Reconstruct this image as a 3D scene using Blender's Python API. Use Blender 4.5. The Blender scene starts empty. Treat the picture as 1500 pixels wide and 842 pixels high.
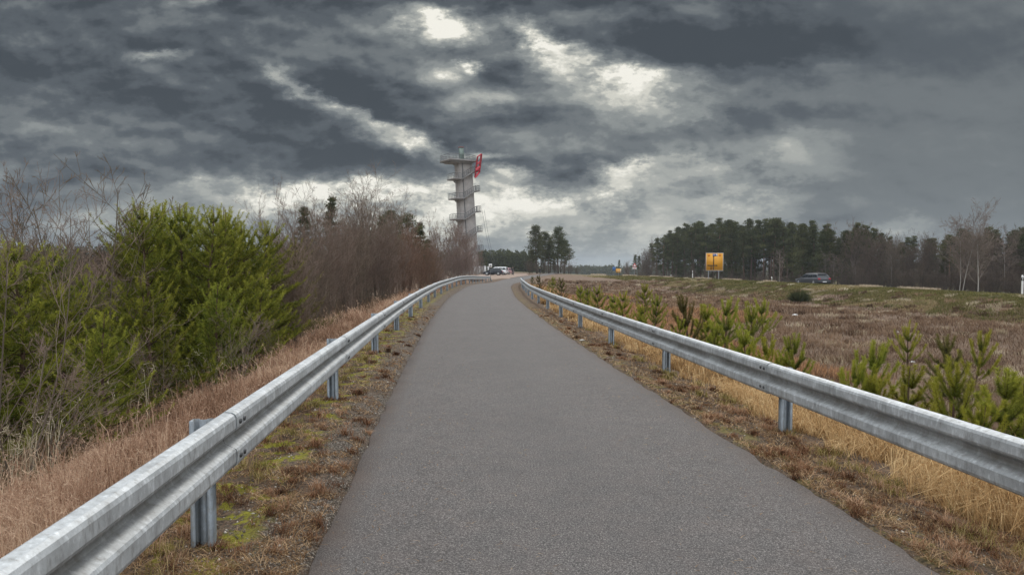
import bpy, bmesh, math, random
import numpy as np
from mathutils import Vector, Matrix

C = bpy.context.scene.collection
S = bpy.context.scene
R = math.radians

# ------------------------------------------------------------------ camera
CAM_H = 1.6
cam_d = bpy.data.cameras.new('camera'); cam = bpy.data.objects.new('camera', cam_d); C.objects.link(cam)
cam.location = (0, 0, CAM_H)
cam.rotation_euler = (R(90 - 1.89), 0, 0)
cam_d.sensor_width = 36; cam_d.lens = 24.0
cam_d.clip_start = 0.05; cam_d.clip_end = 9000
S.camera = cam

# ------------------------------------------------------------------ exposure
S.view_settings.view_transform = 'Standard'
S.view_settings.look = 'None'
S.view_settings.gamma = 1
S.view_settings.exposure = 0
S.view_settings.use_curve_mapping = False

SUN_EL, SUN_AZ = 42.0, 14.0       # degrees; azimuth clockwise from +Y
# ------------------------------------------------------------------ sun (diffused by cloud)
sd = bpy.data.lights.new('sun', 'SUN'); sd.energy = 1.5; sd.angle = R(10); sd.color = (1.0, 0.96, 0.9)
so = bpy.data.objects.new('sun', sd); C.objects.link(so)
so.rotation_euler = (R(-(90 - SUN_EL)), 0, R(-SUN_AZ))
so.rotation_euler = (Vector((math.sin(R(SUN_AZ)) * math.cos(R(SUN_EL)), math.cos(R(SUN_AZ)) * math.cos(R(SUN_EL)), math.sin(R(SUN_EL))))).to_track_quat('Z', 'Y').to_euler()

# ------------------------------------------------------------------ world: Nishita sky under broken storm cloud
W = bpy.data.worlds.new('World'); S.world = W; W.use_nodes = True
nt = W.node_tree; N = nt.nodes; L = nt.links; N.clear()
def nm(op, a, b=None, c=None, clamp=False):
    n = N.new('ShaderNodeMath'); n.operation = op; n.use_clamp = clamp
    for i, v in enumerate((a, b, c)):
        if v is None: continue
        if isinstance(v, (int, float)): n.inputs[i].default_value = v
        else: L.new(v, n.inputs[i])
    return n.outputs[0]
def noise_w(vec, scale, detail, rough, dist=0.0):
    n = N.new('ShaderNodeTexNoise'); n.inputs['Scale'].default_value = scale; n.inputs['Detail'].default_value = detail
    n.inputs['Roughness'].default_value = rough; n.inputs['Distortion'].default_value = dist
    L.new(vec, n.inputs['Vector']); return n
def comb(x, y, z):
    n = N.new('ShaderNodeCombineXYZ')
    for i, v in enumerate((x, y, z)):
        if isinstance(v, (int, float)): n.inputs[i].default_value = v
        else: L.new(v, n.inputs[i])
    return n.outputs[0]
def sstep(v, lo, hi):
    n = N.new('ShaderNodeMapRange'); n.interpolation_type = 'SMOOTHSTEP'
    L.new(v, n.inputs[0]); n.inputs[1].default_value = lo; n.inputs[2].default_value = hi
    return n.outputs[0]
tc = N.new('ShaderNodeTexCoord'); sep = N.new('ShaderNodeSeparateXYZ'); L.new(tc.outputs['Generated'], sep.inputs[0])
X_, Y_, Z_ = sep.outputs
zc = nm('MAXIMUM', Z_, 0.0)
den = nm('ADD', zc, 0.10)
u = nm('DIVIDE', X_, den); v = nm('DIVIDE', Y_, den)
cl = comb(u, v, 0.0)
warp = noise_w(cl, 0.7, 3, 0.5)
wv = N.new('ShaderNodeVectorMath'); wv.operation = 'MULTIPLY_ADD'
L.new(warp.outputs['Color'], wv.inputs[0]); wv.inputs[1].default_value = (0.9, 0.9, 0); L.new(cl, wv.inputs[2])
n1 = noise_w(wv.outputs[0], 0.62, 9, 0.56)          # big billows
# finer texture in a gentler projection so it stays soft near the horizon
den2 = nm('ADD', zc, 0.45)
cl2 = comb(nm('DIVIDE', X_, den2), nm('MULTIPLY', nm('DIVIDE', Y_, den2), 1.0), nm('MULTIPLY', Z_, 3.0))
n2 = noise_w(cl2, 5.5, 10, 0.62, 0.25)
n3 = noise_w(cl2, 1.7, 4, 0.5, 0.2)
# direction coordinates of the sky ahead (azimuth and height tangents), ragged by noise
yy = nm('MAXIMUM', Y_, 0.05)
A0 = nm('DIVIDE', X_, yy); E0 = nm('DIVIDE', Z_, yy)
cA = comb(A0, nm('MULTIPLY', E0, 1.9), 0.0)
wn = noise_w(cA, 9.0, 9, 0.66); wn2 = noise_w(cA, 2.6, 4, 0.55)
sw = N.new('ShaderNodeSeparateXYZ'); L.new(wn.outputs['Color'], sw.inputs[0])
sw2 = N.new('ShaderNodeSeparateXYZ'); L.new(wn2.outputs['Color'], sw2.inputs[0])
def wj(a, b, k1, k2): return nm('ADD', nm('MULTIPLY', nm('SUBTRACT', a, 0.5), k1), nm('MULTIPLY', nm('SUBTRACT', b, 0.5), k2))
A = nm('ADD', A0, wj(sw.outputs[0], sw2.outputs[0], 0.16, 0.06))
E = nm('ADD', E0, wj(sw.outputs[1], sw2.outputs[1], 0.075, 0.035))
# cloud breaks and cloud banks of that afternoon: (azimuth, height, width, depth, tilt deg, light, upper edge crispness)
BL = [(655, 38, 60, 20, -12, .95, .3), (590, 32, 50, 14, 0, .35, .3), (640, 112, 30, 13, 0, .5, 0), (690, 104, 16, 10, 0, .8, 0), (780, 54, 44, 18, -20, .85, .3), (850, 86, 70, 14, -16, .52, .45), (925, 106, 60, 14, -6, .45, .5),
      (890, 145, 130, 55, 0, .20, .3), (960, 170, 120, 40, 0, .12, 0), (525, 170, 60, 12, -20, .78, .3), (598, 200, 46, 12, -25, 1.0, .3), (650, 160, 60, 16, 0, .12, 0), (425, 128, 46, 11, -25, .52, 0), (232, 88, 40, 9, 0, .42, 0), (300, 4, 40, 10, 0, .5, 0),
      (430, 268, 130, 13, -1, .66, .6), (600, 272, 80, 18, 0, .50, .4), (420, 290, 60, 16, 0, .2, 0), (560, 300, 180, 34, 0, .32, .2), (690, 325, 100, 44, 0, .30, 0), (740, 254, 32, 9, 0, .6, .2), (700, 227, 50, 8, 0, .5, .2), (918, 238, 34, 12, 0, .50, .4), (885, 275, 34, 26, 30, .50, .2), (795, 286, 90, 14, -5, .55, .3), (1000, 236, 80, 12, 0, .24, .3),
      (1150, 210, 60, 16, 8, .14, .3), (870, 335, 230, 60, 0, .26, 0), (860, 370, 200, 26, 0, .10, 0), (960, 300, 140, 70, 0, .12, 0), (1110, 250, 120, 50, 0, .10, 0), (1330, 338, 46, 18, 0, .26, 0), (300, 335, 330, 28, 0, .16, 0), (480, 95, 80, 30, -20, .14, .3), (710, 155, 44, 12, 0, .35, 0), (850, 60, 300, 90, 0, .05, 0),
      (200, 205, 100, 16, -8, .12, .3), (70, 185, 80, 12, 0, .12, .3), (340, 195, 80, 18, -8, .10, .3), (250, 30, 80, 10, 0, .12, .3), (1000, 150, 130, 40, -10, .14, 0), (1180, 108, 100, 16, 0, .10, 0),
      (985, 70, 200, 28, -2, -.30, -.3), (1180, 66, 220, 40, 0, -.14, 0), (560, 138, 150, 24, -6, -.20, -.3), (735, 190, 110, 20, 4, -.22, -.3), (1030, 200, 170, 24, 4, -.20, -.2), (400, 238, 330, 22, -2, -.20, -.5), (120, 40, 330, 70, 0, -.17, 0), (200, 150, 300, 30, -4, -.08, 0), (700, 4, 200, 16, 0, -.24, 0),
      (835, 252, 60, 20, 0, -.36, 0), (1400, 250, 170, 90, 0, .02, 0), (745, 120, 50, 30, 0, -.30, 0), (1300, 150, 160, 30, 0, .05, 0), (1080, 290, 90, 40, 0, .06, 0)]
acc = None
for (px, py, rx, ry, tl, am, kk) in BL:
    a0, e0 = (px - 750) / 1000, (388 - py) / 1000
    if am > .4: rx *= .84; ry *= .8
    ct, st = math.cos(R(tl)), math.sin(R(tl))
    da = nm('SUBTRACT', A, a0); de = nm('SUBTRACT', E, e0)
    p = nm('MULTIPLY', nm('ADD', nm('MULTIPLY', da, ct), nm('MULTIPLY', de, st)), 1000 / rx)
    q = nm('MULTIPLY', nm('SUBTRACT', nm('MULTIPLY', de, ct), nm('MULTIPLY', da, st)), 1000 / ry)
    if kk: q = nm('ADD', q, nm('MULTIPLY', nm('ABSOLUTE', q), kk))
    r2 = nm('ADD', nm('MULTIPLY', p, p), nm('MULTIPLY', q, q))
    g = nm('MULTIPLY', nm('EXPONENT', nm('MULTIPLY', r2, -0.7)), am)
    acc = g if acc is None else nm('ADD', acc, g)
front = sstep(Y_, 0.15, 0.45)
acc = nm('MULTIPLY', acc, front)
# billows lit from above: cloud tops pale, undersides dark
eS = nm('MULTIPLY', nm('POWER', nm('ADD', nm('MAXIMUM', E0, 0.0), 0.02), 0.8), 4.6)
def cloudP(du, dv): return comb(nm('ADD', nm('MULTIPLY', A0, 2.6), du), nm('ADD', eS, dv), 0.37)
k1 = noise_w(cloudP(0, 0), 1.5, 9, 0.50, 0.12); k2 = noise_w(cloudP(0.03, 0.13), 1.5, 9, 0.50, 0.12)
k3 = noise_w(cloudP(3.1, 1.7), 4.2, 9, 0.54, 0.15); k4 = noise_w(cloudP(3.115, 1.75), 4.2, 9, 0.54, 0.15)
relief = nm('ADD', nm('MULTIPLY', nm('SUBTRACT', k1.outputs[0], k2.outputs[0]), 1.6), nm('MULTIPLY', nm('SUBTRACT', k3.outputs[0], k4.outputs[0]), 0.95))
base = nm('ADD', nm('MULTIPLY', nm('SUBTRACT', k1.outputs[0], 0.5), -0.6), nm('MULTIPLY', nm('SUBTRACT', k3.outputs[0], 0.5), -0.25))
base = nm('ADD', base, relief)
gn_ = nm('ADD', 0.42, nm('MULTIPLY', nm('MULTIPLY', sstep(sw.outputs[2], 0.36, 0.60), nm('SUBTRACT', 1.15, k1.outputs[0])), 1.25))
pos = nm('MULTIPLY', nm('MAXIMUM', acc, 0.0), gn_); neg = nm('MINIMUM', acc, 0.0)
acc = nm('ADD', pos, neg)
veil = nm('MAXIMUM', sstep(A0, 0.22, 0.60), nm('MULTIPLY', nm('SUBTRACT', 1.0, sstep(E0, 0.02, 0.13)), sstep(A0, -0.10, 0.02)))
base = nm('MULTIPLY', base, nm('SUBTRACT', 1.0, nm('MULTIPLY', veil, 0.72)))
D = nm('ADD', nm('ADD', base, acc), 0.25)
rp = N.new('ShaderNodeValToRGB'); L.new(D, rp.inputs[0])
cr = rp.color_ramp; cr.interpolation = 'EASE'
stops = [(0.0, (.056, .068, .082)), (0.15, (.092, .108, .125)), (0.30, (.155, .175, .187)), (0.47, (.255, .277, .277)), (0.64, (.385, .40, .38)), (0.82, (.64, .635, .57)), (1.0, (.90, .88, .80))]
cr.elements[0].position = 0; cr.elements[0].color = (*stops[0][1], 1); cr.elements[1].position = 1; cr.elements[1].color = (*stops[-1][1], 1)
for p_, c_ in stops[1:-1]:
    e_ = cr.elements.new(p_); e_.color = (*c_, 1)
sky = N.new('ShaderNodeTexSky'); sky.sky_type = 'NISHITA'; sky.sun_disc = False
sky.sun_elevation = R(SUN_EL); sky.sun_rotation = R(SUN_AZ); sky.air_density = 1.2; sky.dust_density = 2
SKY_STR = 0.1
# unseen sky overhead and behind brightened to light the scene, dark bank low ahead
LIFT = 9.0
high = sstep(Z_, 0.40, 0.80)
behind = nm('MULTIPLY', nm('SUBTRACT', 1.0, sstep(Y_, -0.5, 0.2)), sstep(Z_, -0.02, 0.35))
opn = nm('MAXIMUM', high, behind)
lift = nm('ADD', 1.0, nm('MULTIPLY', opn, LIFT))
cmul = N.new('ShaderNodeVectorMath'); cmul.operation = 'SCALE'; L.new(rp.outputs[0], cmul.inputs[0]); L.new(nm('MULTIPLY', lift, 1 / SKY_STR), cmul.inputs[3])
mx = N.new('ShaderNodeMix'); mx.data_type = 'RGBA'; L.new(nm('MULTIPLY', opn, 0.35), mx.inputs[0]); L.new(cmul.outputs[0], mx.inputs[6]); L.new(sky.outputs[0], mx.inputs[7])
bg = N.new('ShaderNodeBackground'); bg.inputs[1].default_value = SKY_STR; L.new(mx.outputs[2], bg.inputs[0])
# away from the view the same cloud deck with less detail (quick to evaluate)
nc = noise_w(cl2, 1.7, 2, .5)
cc = N.new('ShaderNodeMix'); cc.data_type = 'RGBA'; L.new(nc.outputs[0], cc.inputs[0]); cc.inputs[6].default_value = (.10, .11, .125, 1); cc.inputs[7].default_value = (.36, .36, .35, 1)
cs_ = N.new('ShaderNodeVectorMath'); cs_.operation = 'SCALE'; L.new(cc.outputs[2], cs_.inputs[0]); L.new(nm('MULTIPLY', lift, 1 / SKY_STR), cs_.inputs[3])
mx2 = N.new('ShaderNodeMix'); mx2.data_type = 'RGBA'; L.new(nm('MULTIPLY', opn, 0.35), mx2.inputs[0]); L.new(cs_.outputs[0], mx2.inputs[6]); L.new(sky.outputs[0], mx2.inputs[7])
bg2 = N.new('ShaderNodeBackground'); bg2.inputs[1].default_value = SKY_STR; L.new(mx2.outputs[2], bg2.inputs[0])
ahead = nm('MULTIPLY', sstep(Y_, 0.35, 0.5), nm('SUBTRACT', 1.0, sstep(Z_, 0.42, 0.5)))
ms_ = N.new('ShaderNodeMixShader'); L.new(ahead, ms_.inputs[0]); L.new(bg2.outputs[0], ms_.inputs[1]); L.new(bg.outputs[0], ms_.inputs[2])
out = N.new('ShaderNodeOutputWorld'); L.new(ms_.outputs[0], out.inputs[0])
W.cycles.sampling_method = 'MANUAL'; W.cycles.sample_map_resolution = 512

S.cycles.max_bounces = 6; S.cycles.diffuse_bounces = 3; S.cycles.transparent_max_bounces = 4
S.cycles.volume_bounces = 0; S.cycles.use_denoising = True
try: S.cycles.denoiser = 'OPENIMAGEDENOISE'
except Exception: pass

# ------------------------------------------------------------------ helpers
rng = np.random.default_rng(7)
random.seed(7)

def sm(x, a, b):
    t = np.clip((np.asarray(x, float) - a) / (b - a), 0, 1); return t * t * (3 - 2 * t)
def vnoise(x, y, seed=0):
    x = np.asarray(x, float); y = np.asarray(y, float)
    xi = np.floor(x).astype(np.int64); yi = np.floor(y).astype(np.int64)
    xf = x - xi; yf = y - yi
    def h(a, b):
        n = (a * 374761393 + b * 668265263 + seed * 974711) & 0xffffffff
        n = ((n ^ (n >> 13)) * 1274126177) & 0xffffffff
        return ((n ^ (n >> 16)) & 0xffff) / 65535.0
    ux = xf * xf * (3 - 2 * xf); uy = yf * yf * (3 - 2 * yf)
    return (h(xi, yi) * (1 - ux) + h(xi + 1, yi) * ux) * (1 - uy) + (h(xi, yi + 1) * (1 - ux) + h(xi + 1, yi + 1) * ux) * uy
def fbm(x, y, o=4, seed=0):
    s = 0; a = .5
    for k in range(o):
        s = s + a * (vnoise(x * 2 ** k, y * 2 ** k, seed + k) - .5); a *= .5
    return s

class MB:
    """collects triangles and quads, with a tint value per vertex and a material slot per face"""
    def __init__(s): s.v = []; s.t = []; s.q = []; s.ti = []; s.qi = []; s.c = []; s.n = 0
    def add(s, v, tri=None, quad=None, tint=0.5, mi=0):
        v = np.asarray(v, float).reshape(-1, 3); s.v.append(v)
        s.c.append(np.broadcast_to(np.asarray(tint, float), (len(v),)).copy())
        if tri is not None and len(tri):
            f = np.asarray(tri, np.int64).reshape(-1, 3) + s.n; s.t.append(f); s.ti.append(np.full(len(f), mi))
        if quad is not None and len(quad):
            f = np.asarray(quad, np.int64).reshape(-1, 4) + s.n; s.q.append(f); s.qi.append(np.full(len(f), mi))
        s.n += len(v)
    def box(s, x0, x1, y0, y1, z0, z1, mi=0, tint=.5, f=None):
        v = np.array([(x, y, z) for x in (x0, x1) for y in (y0, y1) for z in (z0, z1)], float)
        if f is not None: v = f(v)
        s.add(v, quad=[(0, 1, 3, 2), (4, 6, 7, 5), (0, 4, 5, 1), (2, 3, 7, 6), (0, 2, 6, 4), (1, 5, 7, 3)], mi=mi, tint=tint)
    def tube(s, pts, rad, n=3, mi=0, tint=.5, cap=False):
        pts = np.asarray(pts, float); m = len(pts); rad = np.broadcast_to(np.asarray(rad, float), (m,))
        d = np.gradient(pts, axis=0); d /= np.linalg.norm(d, axis=1)[:, None] + 1e-9
        up = np.array([0, 0, 1.0]) if abs(d[0, 2]) < .9 else np.array([1.0, 0, 0])
        a = np.cross(d, up); a /= np.linalg.norm(a, axis=1)[:, None] + 1e-9
        b = np.cross(d, a)
        th = np.arange(n) / n * 2 * np.pi
        ring = pts[:, None] + rad[:, None, None] * (a[:, None] * np.cos(th)[None, :, None] + b[:, None] * np.sin(th)[None, :, None])
        i = np.arange(m - 1)[:, None] * n; j = np.arange(n)[None]; k = (j + 1) % n
        q = np.stack([i + j, i + k, i + n + k, i + n + j], -1).reshape(-1, 4)
        s.add(ring.reshape(-1, 3), quad=q, mi=mi, tint=tint)
        if cap:
            base = s.n - m * n
            for e, o in ((0, 1), (m - 1, -1)):
                s.add(pts[e][None], tint=tint)
                idx = base + e * n + np.arange(n)
                f = np.stack([idx, np.roll(idx, -1), np.full(n, s.n - 1)], -1)
                s.t.append(f); s.ti.append(np.full(len(f), mi))
    def mesh(s, name, mats, smooth=False):
        me = bpy.data.meshes.new(name)
        v = np.concatenate(s.v) if s.v else np.zeros((0, 3)); me.vertices.add(len(v)); me.vertices.foreach_set('co', v.astype(np.float32).ravel())
        t = np.concatenate(s.t) if s.t else np.zeros((0, 3), int); q = np.concatenate(s.q) if s.q else np.zeros((0, 4), int)
        nl = t.size + q.size; me.loops.add(nl)
        me.loops.foreach_set('vertex_index', np.concatenate([t.ravel(), q.ravel()]).astype(np.int32))
        me.polygons.add(len(t) + len(q))
        me.polygons.foreach_set('loop_start', np.concatenate([np.arange(len(t)) * 3, t.size + np.arange(len(q)) * 4]).astype(np.int32))
        mi = np.concatenate(s.ti + s.qi).astype(np.int32) if (s.ti or s.qi) else np.zeros(0, np.int32)
        me.polygons.foreach_set('material_index', mi)
        if smooth: me.polygons.foreach_set('use_smooth', np.ones(len(mi), bool))
        for m in (mats if isinstance(mats, (list, tuple)) else [mats]): me.materials.append(m)
        at = me.attributes.new('tint', 'FLOAT', 'POINT'); at.data.foreach_set('value', np.concatenate(s.c).astype(np.float32))
        me.update(calc_edges=True)
        return me
    def obj(s, name, mats, parent=None, loc=None, rz=0, smooth=False):
        o = bpy.data.objects.new(name, s.mesh(name, mats, smooth)); C.objects.link(o)
        if parent is not None: o.parent = parent
        if loc is not None: o.location = loc
        if rz: o.rotation_euler = (0, 0, rz)
        return o

def tag(o, label, cat, group=None, kind=None):
    o['label'] = label; o['category'] = cat
    if group: o['group'] = group
    if kind: o['kind'] = kind
    return o
def empty(name, loc, rz=0, label=None, cat=None, group=None):
    o = bpy.data.objects.new(name, None); C.objects.link(o); o.location = loc; o.rotation_euler = (0, 0, rz); o.empty_display_size = .2
    if label: tag(o, label, cat, group)
    return o
KIDS = {}
def reg(root, *ch):
    KIDS.setdefault(root.name, []).extend(ch)
def dup(root, loc, rz=0, sc=1.0, label=None, group=None):
    r = root.copy(); C.objects.link(r); r.location = loc; r.rotation_euler = (0, 0, rz); r.scale = (sc, sc, sc) if np.isscalar(sc) else sc
    if label: r['label'] = label
    if group: r['group'] = group
    for ch in KIDS.get(root.name, []):
        c = ch.copy(); C.objects.link(c); c.parent = r
        for g in KIDS.get(ch.name, []):
            d = g.copy(); C.objects.link(d); d.parent = c
    return r

def tree_nodes(m):
    m.use_nodes = True; t = m.node_tree; t.nodes.clear(); return t, t.nodes, t.links
def NN(t, typ, **kw):
    n = t.nodes.new(typ)
    for k, v in kw.items():
        if hasattr(n, k): setattr(n, k, v)
    return n
def mixc(t, fac, a, b, blend='MIX'):
    n = t.nodes.new('ShaderNodeMix'); n.data_type = 'RGBA'; n.blend_type = blend
    for i, v in ((0, fac), (6, a), (7, b)):
        if isinstance(v, (int, float)): n.inputs[i].default_value = v
        elif isinstance(v, tuple): n.inputs[i].default_value = (*v, 1)
        else: t.links.new(v, n.inputs[i])
    return n.outputs[2]
def tmath(t, op, a, b=None, clamp=False):
    n = t.nodes.new('ShaderNodeMath'); n.operation = op; n.use_clamp = clamp
    for i, v in enumerate((a, b)):
        if v is None: continue
        if isinstance(v, (int, float)): n.inputs[i].default_value = v
        else: t.links.new(v, n.inputs[i])
    return n.outputs[0]
def tnoise(t, scale, detail=4, rough=.55, vec=None, out=0, dist=0):
    n = t.nodes.new('ShaderNodeTexNoise'); n.inputs['Scale'].default_value = scale; n.inputs['Detail'].default_value = detail; n.inputs['Roughness'].default_value = rough
    n.inputs['Distortion'].default_value = dist
    if vec is not None: t.links.new(vec, n.inputs['Vector'])
    return n.outputs[out]
def tramp(t, fac, stops):
    n = t.nodes.new('ShaderNodeValToRGB'); t.links.new(fac, n.inputs[0]); e = n.color_ramp.elements
    def col(c): return (c, c, c, 1) if isinstance(c, (int, float)) else (*c, 1)
    e[0].position = stops[0][0]; e[0].color = col(stops[0][1]); e[1].position = stops[-1][0]; e[1].color = col(stops[-1][1])
    for p, c in stops[1:-1]:
        k = e.new(p); k.color = col(c)
    return n.outputs[0]
def tmap(t, scale, coord='Object'):
    c = t.nodes.new('ShaderNodeTexCoord'); m = t.nodes.new('ShaderNodeMapping'); t.links.new(c.outputs[coord], m.inputs[0])
    m.inputs['Scale'].default_value = scale; return m.outputs[0]
def principled(t, col, rough=.8, metal=0.0, bump=None, bstr=.3, bdist=.01, spec=.5):
    p = t.nodes.new('ShaderNodeBsdfPrincipled'); o = t.nodes.new('ShaderNodeOutputMaterial'); t.links.new(p.outputs[0], o.inputs[0])
    for key, v in (('Base Color', col), ('Roughness', rough), ('Metallic', metal)):
        if isinstance(v, tuple): p.inputs[key].default_value = (*v, 1)
        elif isinstance(v, (int, float)): p.inputs[key].default_value = v
        else: t.links.new(v, p.inputs[key])
    p.inputs['Specular IOR Level'].default_value = spec
    if bump is not None:
        b = t.nodes.new('ShaderNodeBump'); b.inputs['Strength'].default_value = bstr; b.inputs['Distance'].default_value = bdist
        t.links.new(bump, b.inputs['Height']); t.links.new(b.outputs[0], p.inputs['Normal'])
    return p
def mat_plain(name, c1, c2=None, scale=8, rough=.7, metal=0, bstr=.15, bdist=.005, spec=.5, detail=5):
    m = bpy.data.materials.new(name); t, n, l = tree_nodes(m)
    c2 = c2 or tuple(x * .8 for x in c1)
    v = tmap(t, (1, 1, 1)); f = tnoise(t, scale, detail, .6, v)
    col = mixc(t, tramp(t, f, [(.3, 0.0), (.7, 1.0)]), c1, c2)
    principled(t, col, rough, metal, f, bstr, bdist, spec); return m
def mat_tint(name, c1, c2, c3=None, trans=.25, rough=.8, var=.3, rand=.25):
    """vegetation: colour runs with the tint stored on each blade, needle or twig; each plant differs a little"""
    m = bpy.data.materials.new(name); t, n, l = tree_nodes(m)
    a = n.new('ShaderNodeAttribute'); a.attribute_name = 'tint'
    st = [(0, c1), (1, c2)] if c3 is None else [(0, c1), (.5, c2), (1, c3)]
    col = tramp(t, a.outputs['Fac'], st)
    oi = n.new('ShaderNodeObjectInfo')
    hs = n.new('ShaderNodeHueSaturation'); l.new(col, hs.inputs['Color'])
    l.new(tmath(t, 'ADD', 1 - rand / 2, tmath(t, 'MULTIPLY', oi.outputs['Random'], rand)), hs.inputs['Value'])
    l.new(tmath(t, 'ADD', .5 - .012, tmath(t, 'MULTIPLY', tmath(t, 'FRACT', tmath(t, 'MULTIPLY', oi.outputs['Random'], 7.31)), .024)), hs.inputs['Hue'])
    d = n.new('ShaderNodeBsdfDiffuse'); l.new(hs.outputs[0], d.inputs[0]); tr = n.new('ShaderNodeBsdfTranslucent'); l.new(hs.outputs[0], tr.inputs[0])
    mx_ = n.new('ShaderNodeMixShader'); mx_.inputs[0].default_value = trans; l.new(d.outputs[0], mx_.inputs[1]); l.new(tr.outputs[0], mx_.inputs[2])
    o = n.new('ShaderNodeOutputMaterial'); l.new(mx_.outputs[0], o.inputs[0]); return m

# ------------------------------------------------------------------ lie of the land
CY = np.array([-40, -10, 0, 3.5, 6.9, 9.3, 12.4, 16.9, 24.6, 34, 50, 73, 100, 125, 150, 200, 400, 4000.])
CX = np.array([4.2, 1.75, .92, .58, .27, .07, -.18, -.53, -1.02, -1.5, -1.75, -1.35, .1, 2.6, 6.5, 14, 40, 40.])
HY = np.array([-60, 20, 47, 76, 100, 128, 150, 200, 300, 400, 4000.])
HX = np.array([39, 38.0, 36.2, 33.6, 30.2, 24.6, 20.2, 9.0, -16, -50, -900.])
def smooth_curve(ys, xs):
    g = np.arange(-60, 420, .5); f = np.interp(g, ys, xs)
    for w in (9, 9, 9):
        p = np.pad(f, w // 2, mode='edge'); f = np.convolve(p, np.ones(w) / w, 'valid')
    return g, f
_g, _cf = smooth_curve(CY, CX); _gh, _hf = smooth_curve(HY, HX)
def Cc(y): return np.where(np.asarray(y) > 415, np.interp(y, CY, CX), np.interp(y, _g, _cf))
def Hh(y): return np.where(np.asarray(y) > 415, np.interp(y, HY, HX), np.interp(y, _gh, _hf))
PD = np.array([-4000, -60, -14, -9, -6.2, -4.6, -3.5, -2.8, -2.2, -1.8, -1.69, -1.62, 1.62, 1.69, 1.85, 2.45, 3.0, 4.5, 7, 10, 60, 4000.])
PZ = np.array([-2.0, -1.9, -1.8, -1.6, -1.05, -.5, -.1, .045, .06, .035, .0, -.07, -.07, -.01, -.005, -.10, -.2, -.65, -1.25, -1.6, -1.75, -1.75])
def gz(y): return -.6 * sm(y, 48, 92)
def tz(x, y):
    x = np.asarray(x, float); y = np.asarray(y, float)
    d = x - Cc(y); hd = x - Hh(y)
    p = np.interp(d, PD, PZ)
    side = (np.abs(d) > 1.75)
    fade = 1 - .95 * sm(y, 85, 125)
    p = np.where(side, p * fade, p) + gz(y)
    rough = (fbm(x * .25, y * .25, 3, 3) * .35 + fbm(x * 1.1, y * 1.1, 3, 9) * .10) * sm(np.abs(d), 2.6, 6)
    emb = sm(hd, -11.5, -.6)
    far_ = sm(y, 128, 170) * .15
    tgt = -.56 - far_
    z = (p + rough) * (1 - emb) + (tgt + rough * .35 * (1 - sm(hd, -2, -.1))) * emb
    z = np.where(hd > .35, tgt - .36 * sm(hd, .35, .98), z)
    z = np.where(hd > 8.1, tgt - .36 - 2.6 * sm(hd, 8.4, 30) + fbm(x * .1, y * .1, 3, 4) * .3 * sm(hd, 9, 14), z)
    z = z - 9.0 * sm(y, 260, 640) - 6 * sm(np.abs(x), 300, 900) * 0
    return z
def gx(px, Y): return (px - 750) / 1000 * Y
def topz(py, Y): return CAM_H + (388 - py) / 1000 * Y

# ------------------------------------------------------------------ ground
def mat_ground():
    m = bpy.data.materials.new('ground'); t, n, l = tree_nodes(m)
    def at(nm_):
        a = n.new('ShaderNodeAttribute'); a.attribute_name = nm_; return a.outputs['Fac']
    v = tmap(t, (1, 1, 1))
    big = tnoise(t, .35, 5, .6, v); mid = tnoise(t, 3.0, 6, .65, v); fine = tnoise(t, 38, 6, .7, v); vf = tnoise(t, 150, 3, .7, v)
    heath = mixc(t, tramp(t, mid, [(.35, 0.), (.68, 1.)]), (.115, .075, .052), (.235, .165, .112))
    heath = mixc(t, tramp(t, fine, [(.35, .6), (.6, 0.)]), heath, (.055, .038, .028))
    green = mixc(t, tramp(t, fine, [(.35, 0.), (.65, 1.)]), (.075, .082, .028), (.19, .165, .075))
    g = tmath(t, 'MULTIPLY', at('grass'), tramp(t, tmath(t, 'ADD', tmath(t, 'MULTIPLY', mid, .6), tmath(t, 'MULTIPLY', big, .4)), [(.40, 0.25), (.56, 1.)]))
    col = mixc(t, g, heath, green)
    soil = mixc(t, tramp(t, mid, [(.3, 0.), (.7, 1.)]), (.085, .058, .040), (.19, .13, .085))
    soil = mixc(t, tramp(t, fine, [(.38, 1.), (.55, 0.)]), soil, (.035, .026, .02))
    col = mixc(t, at('verge'), col, soil)
    vo = n.new('ShaderNodeTexVoronoi'); vo.inputs['Scale'].default_value = 70; l.new(v, vo.inputs['Vector'])
    stone = mixc(t, tramp(t, tmath(t, 'FRACT', tmath(t, 'MULTIPLY', vo.outputs['Color'], 3.7)), [(.1, 0.), (.9, 1.)]), (.10, .088, .076), (.36, .32, .27))
    stone = mixc(t, tramp(t, vo.outputs['Distance'], [(.25, 0.), (.6, 1.)]), stone, (.05, .04, .032))
    gr = tmath(t, 'MULTIPLY', at('gravel'), tramp(t, mid, [(.40, 0.05), (.58, .95)]))
    col = mixc(t, gr, col, stone)
    mossn = tnoise(t, 5.5, 5, .65, v, dist=.3)
    ms = tmath(t, 'MULTIPLY', at('moss'), tramp(t, mossn, [(.50, 0.), (.57, 1.)]))
    mosc = mixc(t, tramp(t, fine, [(.35, 0.), (.65, 1.)]), (.10, .10, .012), (.27, .25, .025))
    col = mixc(t, ms, col, mosc)
    h = tmath(t, 'ADD', tmath(t, 'MULTIPLY', fine, .6), tmath(t, 'ADD', tmath(t, 'MULTIPLY', mid, .8), tmath(t, 'MULTIPLY', vf, .25)))
    principled(t, col, .92, 0, h, .9, .03, .2); return m
def axis(parts):
    o = []
    for a, b, st in parts: o.append(np.arange(a, b, st))
    return np.unique(np.round(np.concatenate(o), 4))
gxs = np.concatenate([-np.geomspace(3200, 60, 26), axis([(-58, -12, 1.2), (-12, -5, .3), (-5, 5.5, .05), (5.5, 16, .3), (16, 60, .8)]), np.geomspace(60, 3200, 26)])
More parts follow.
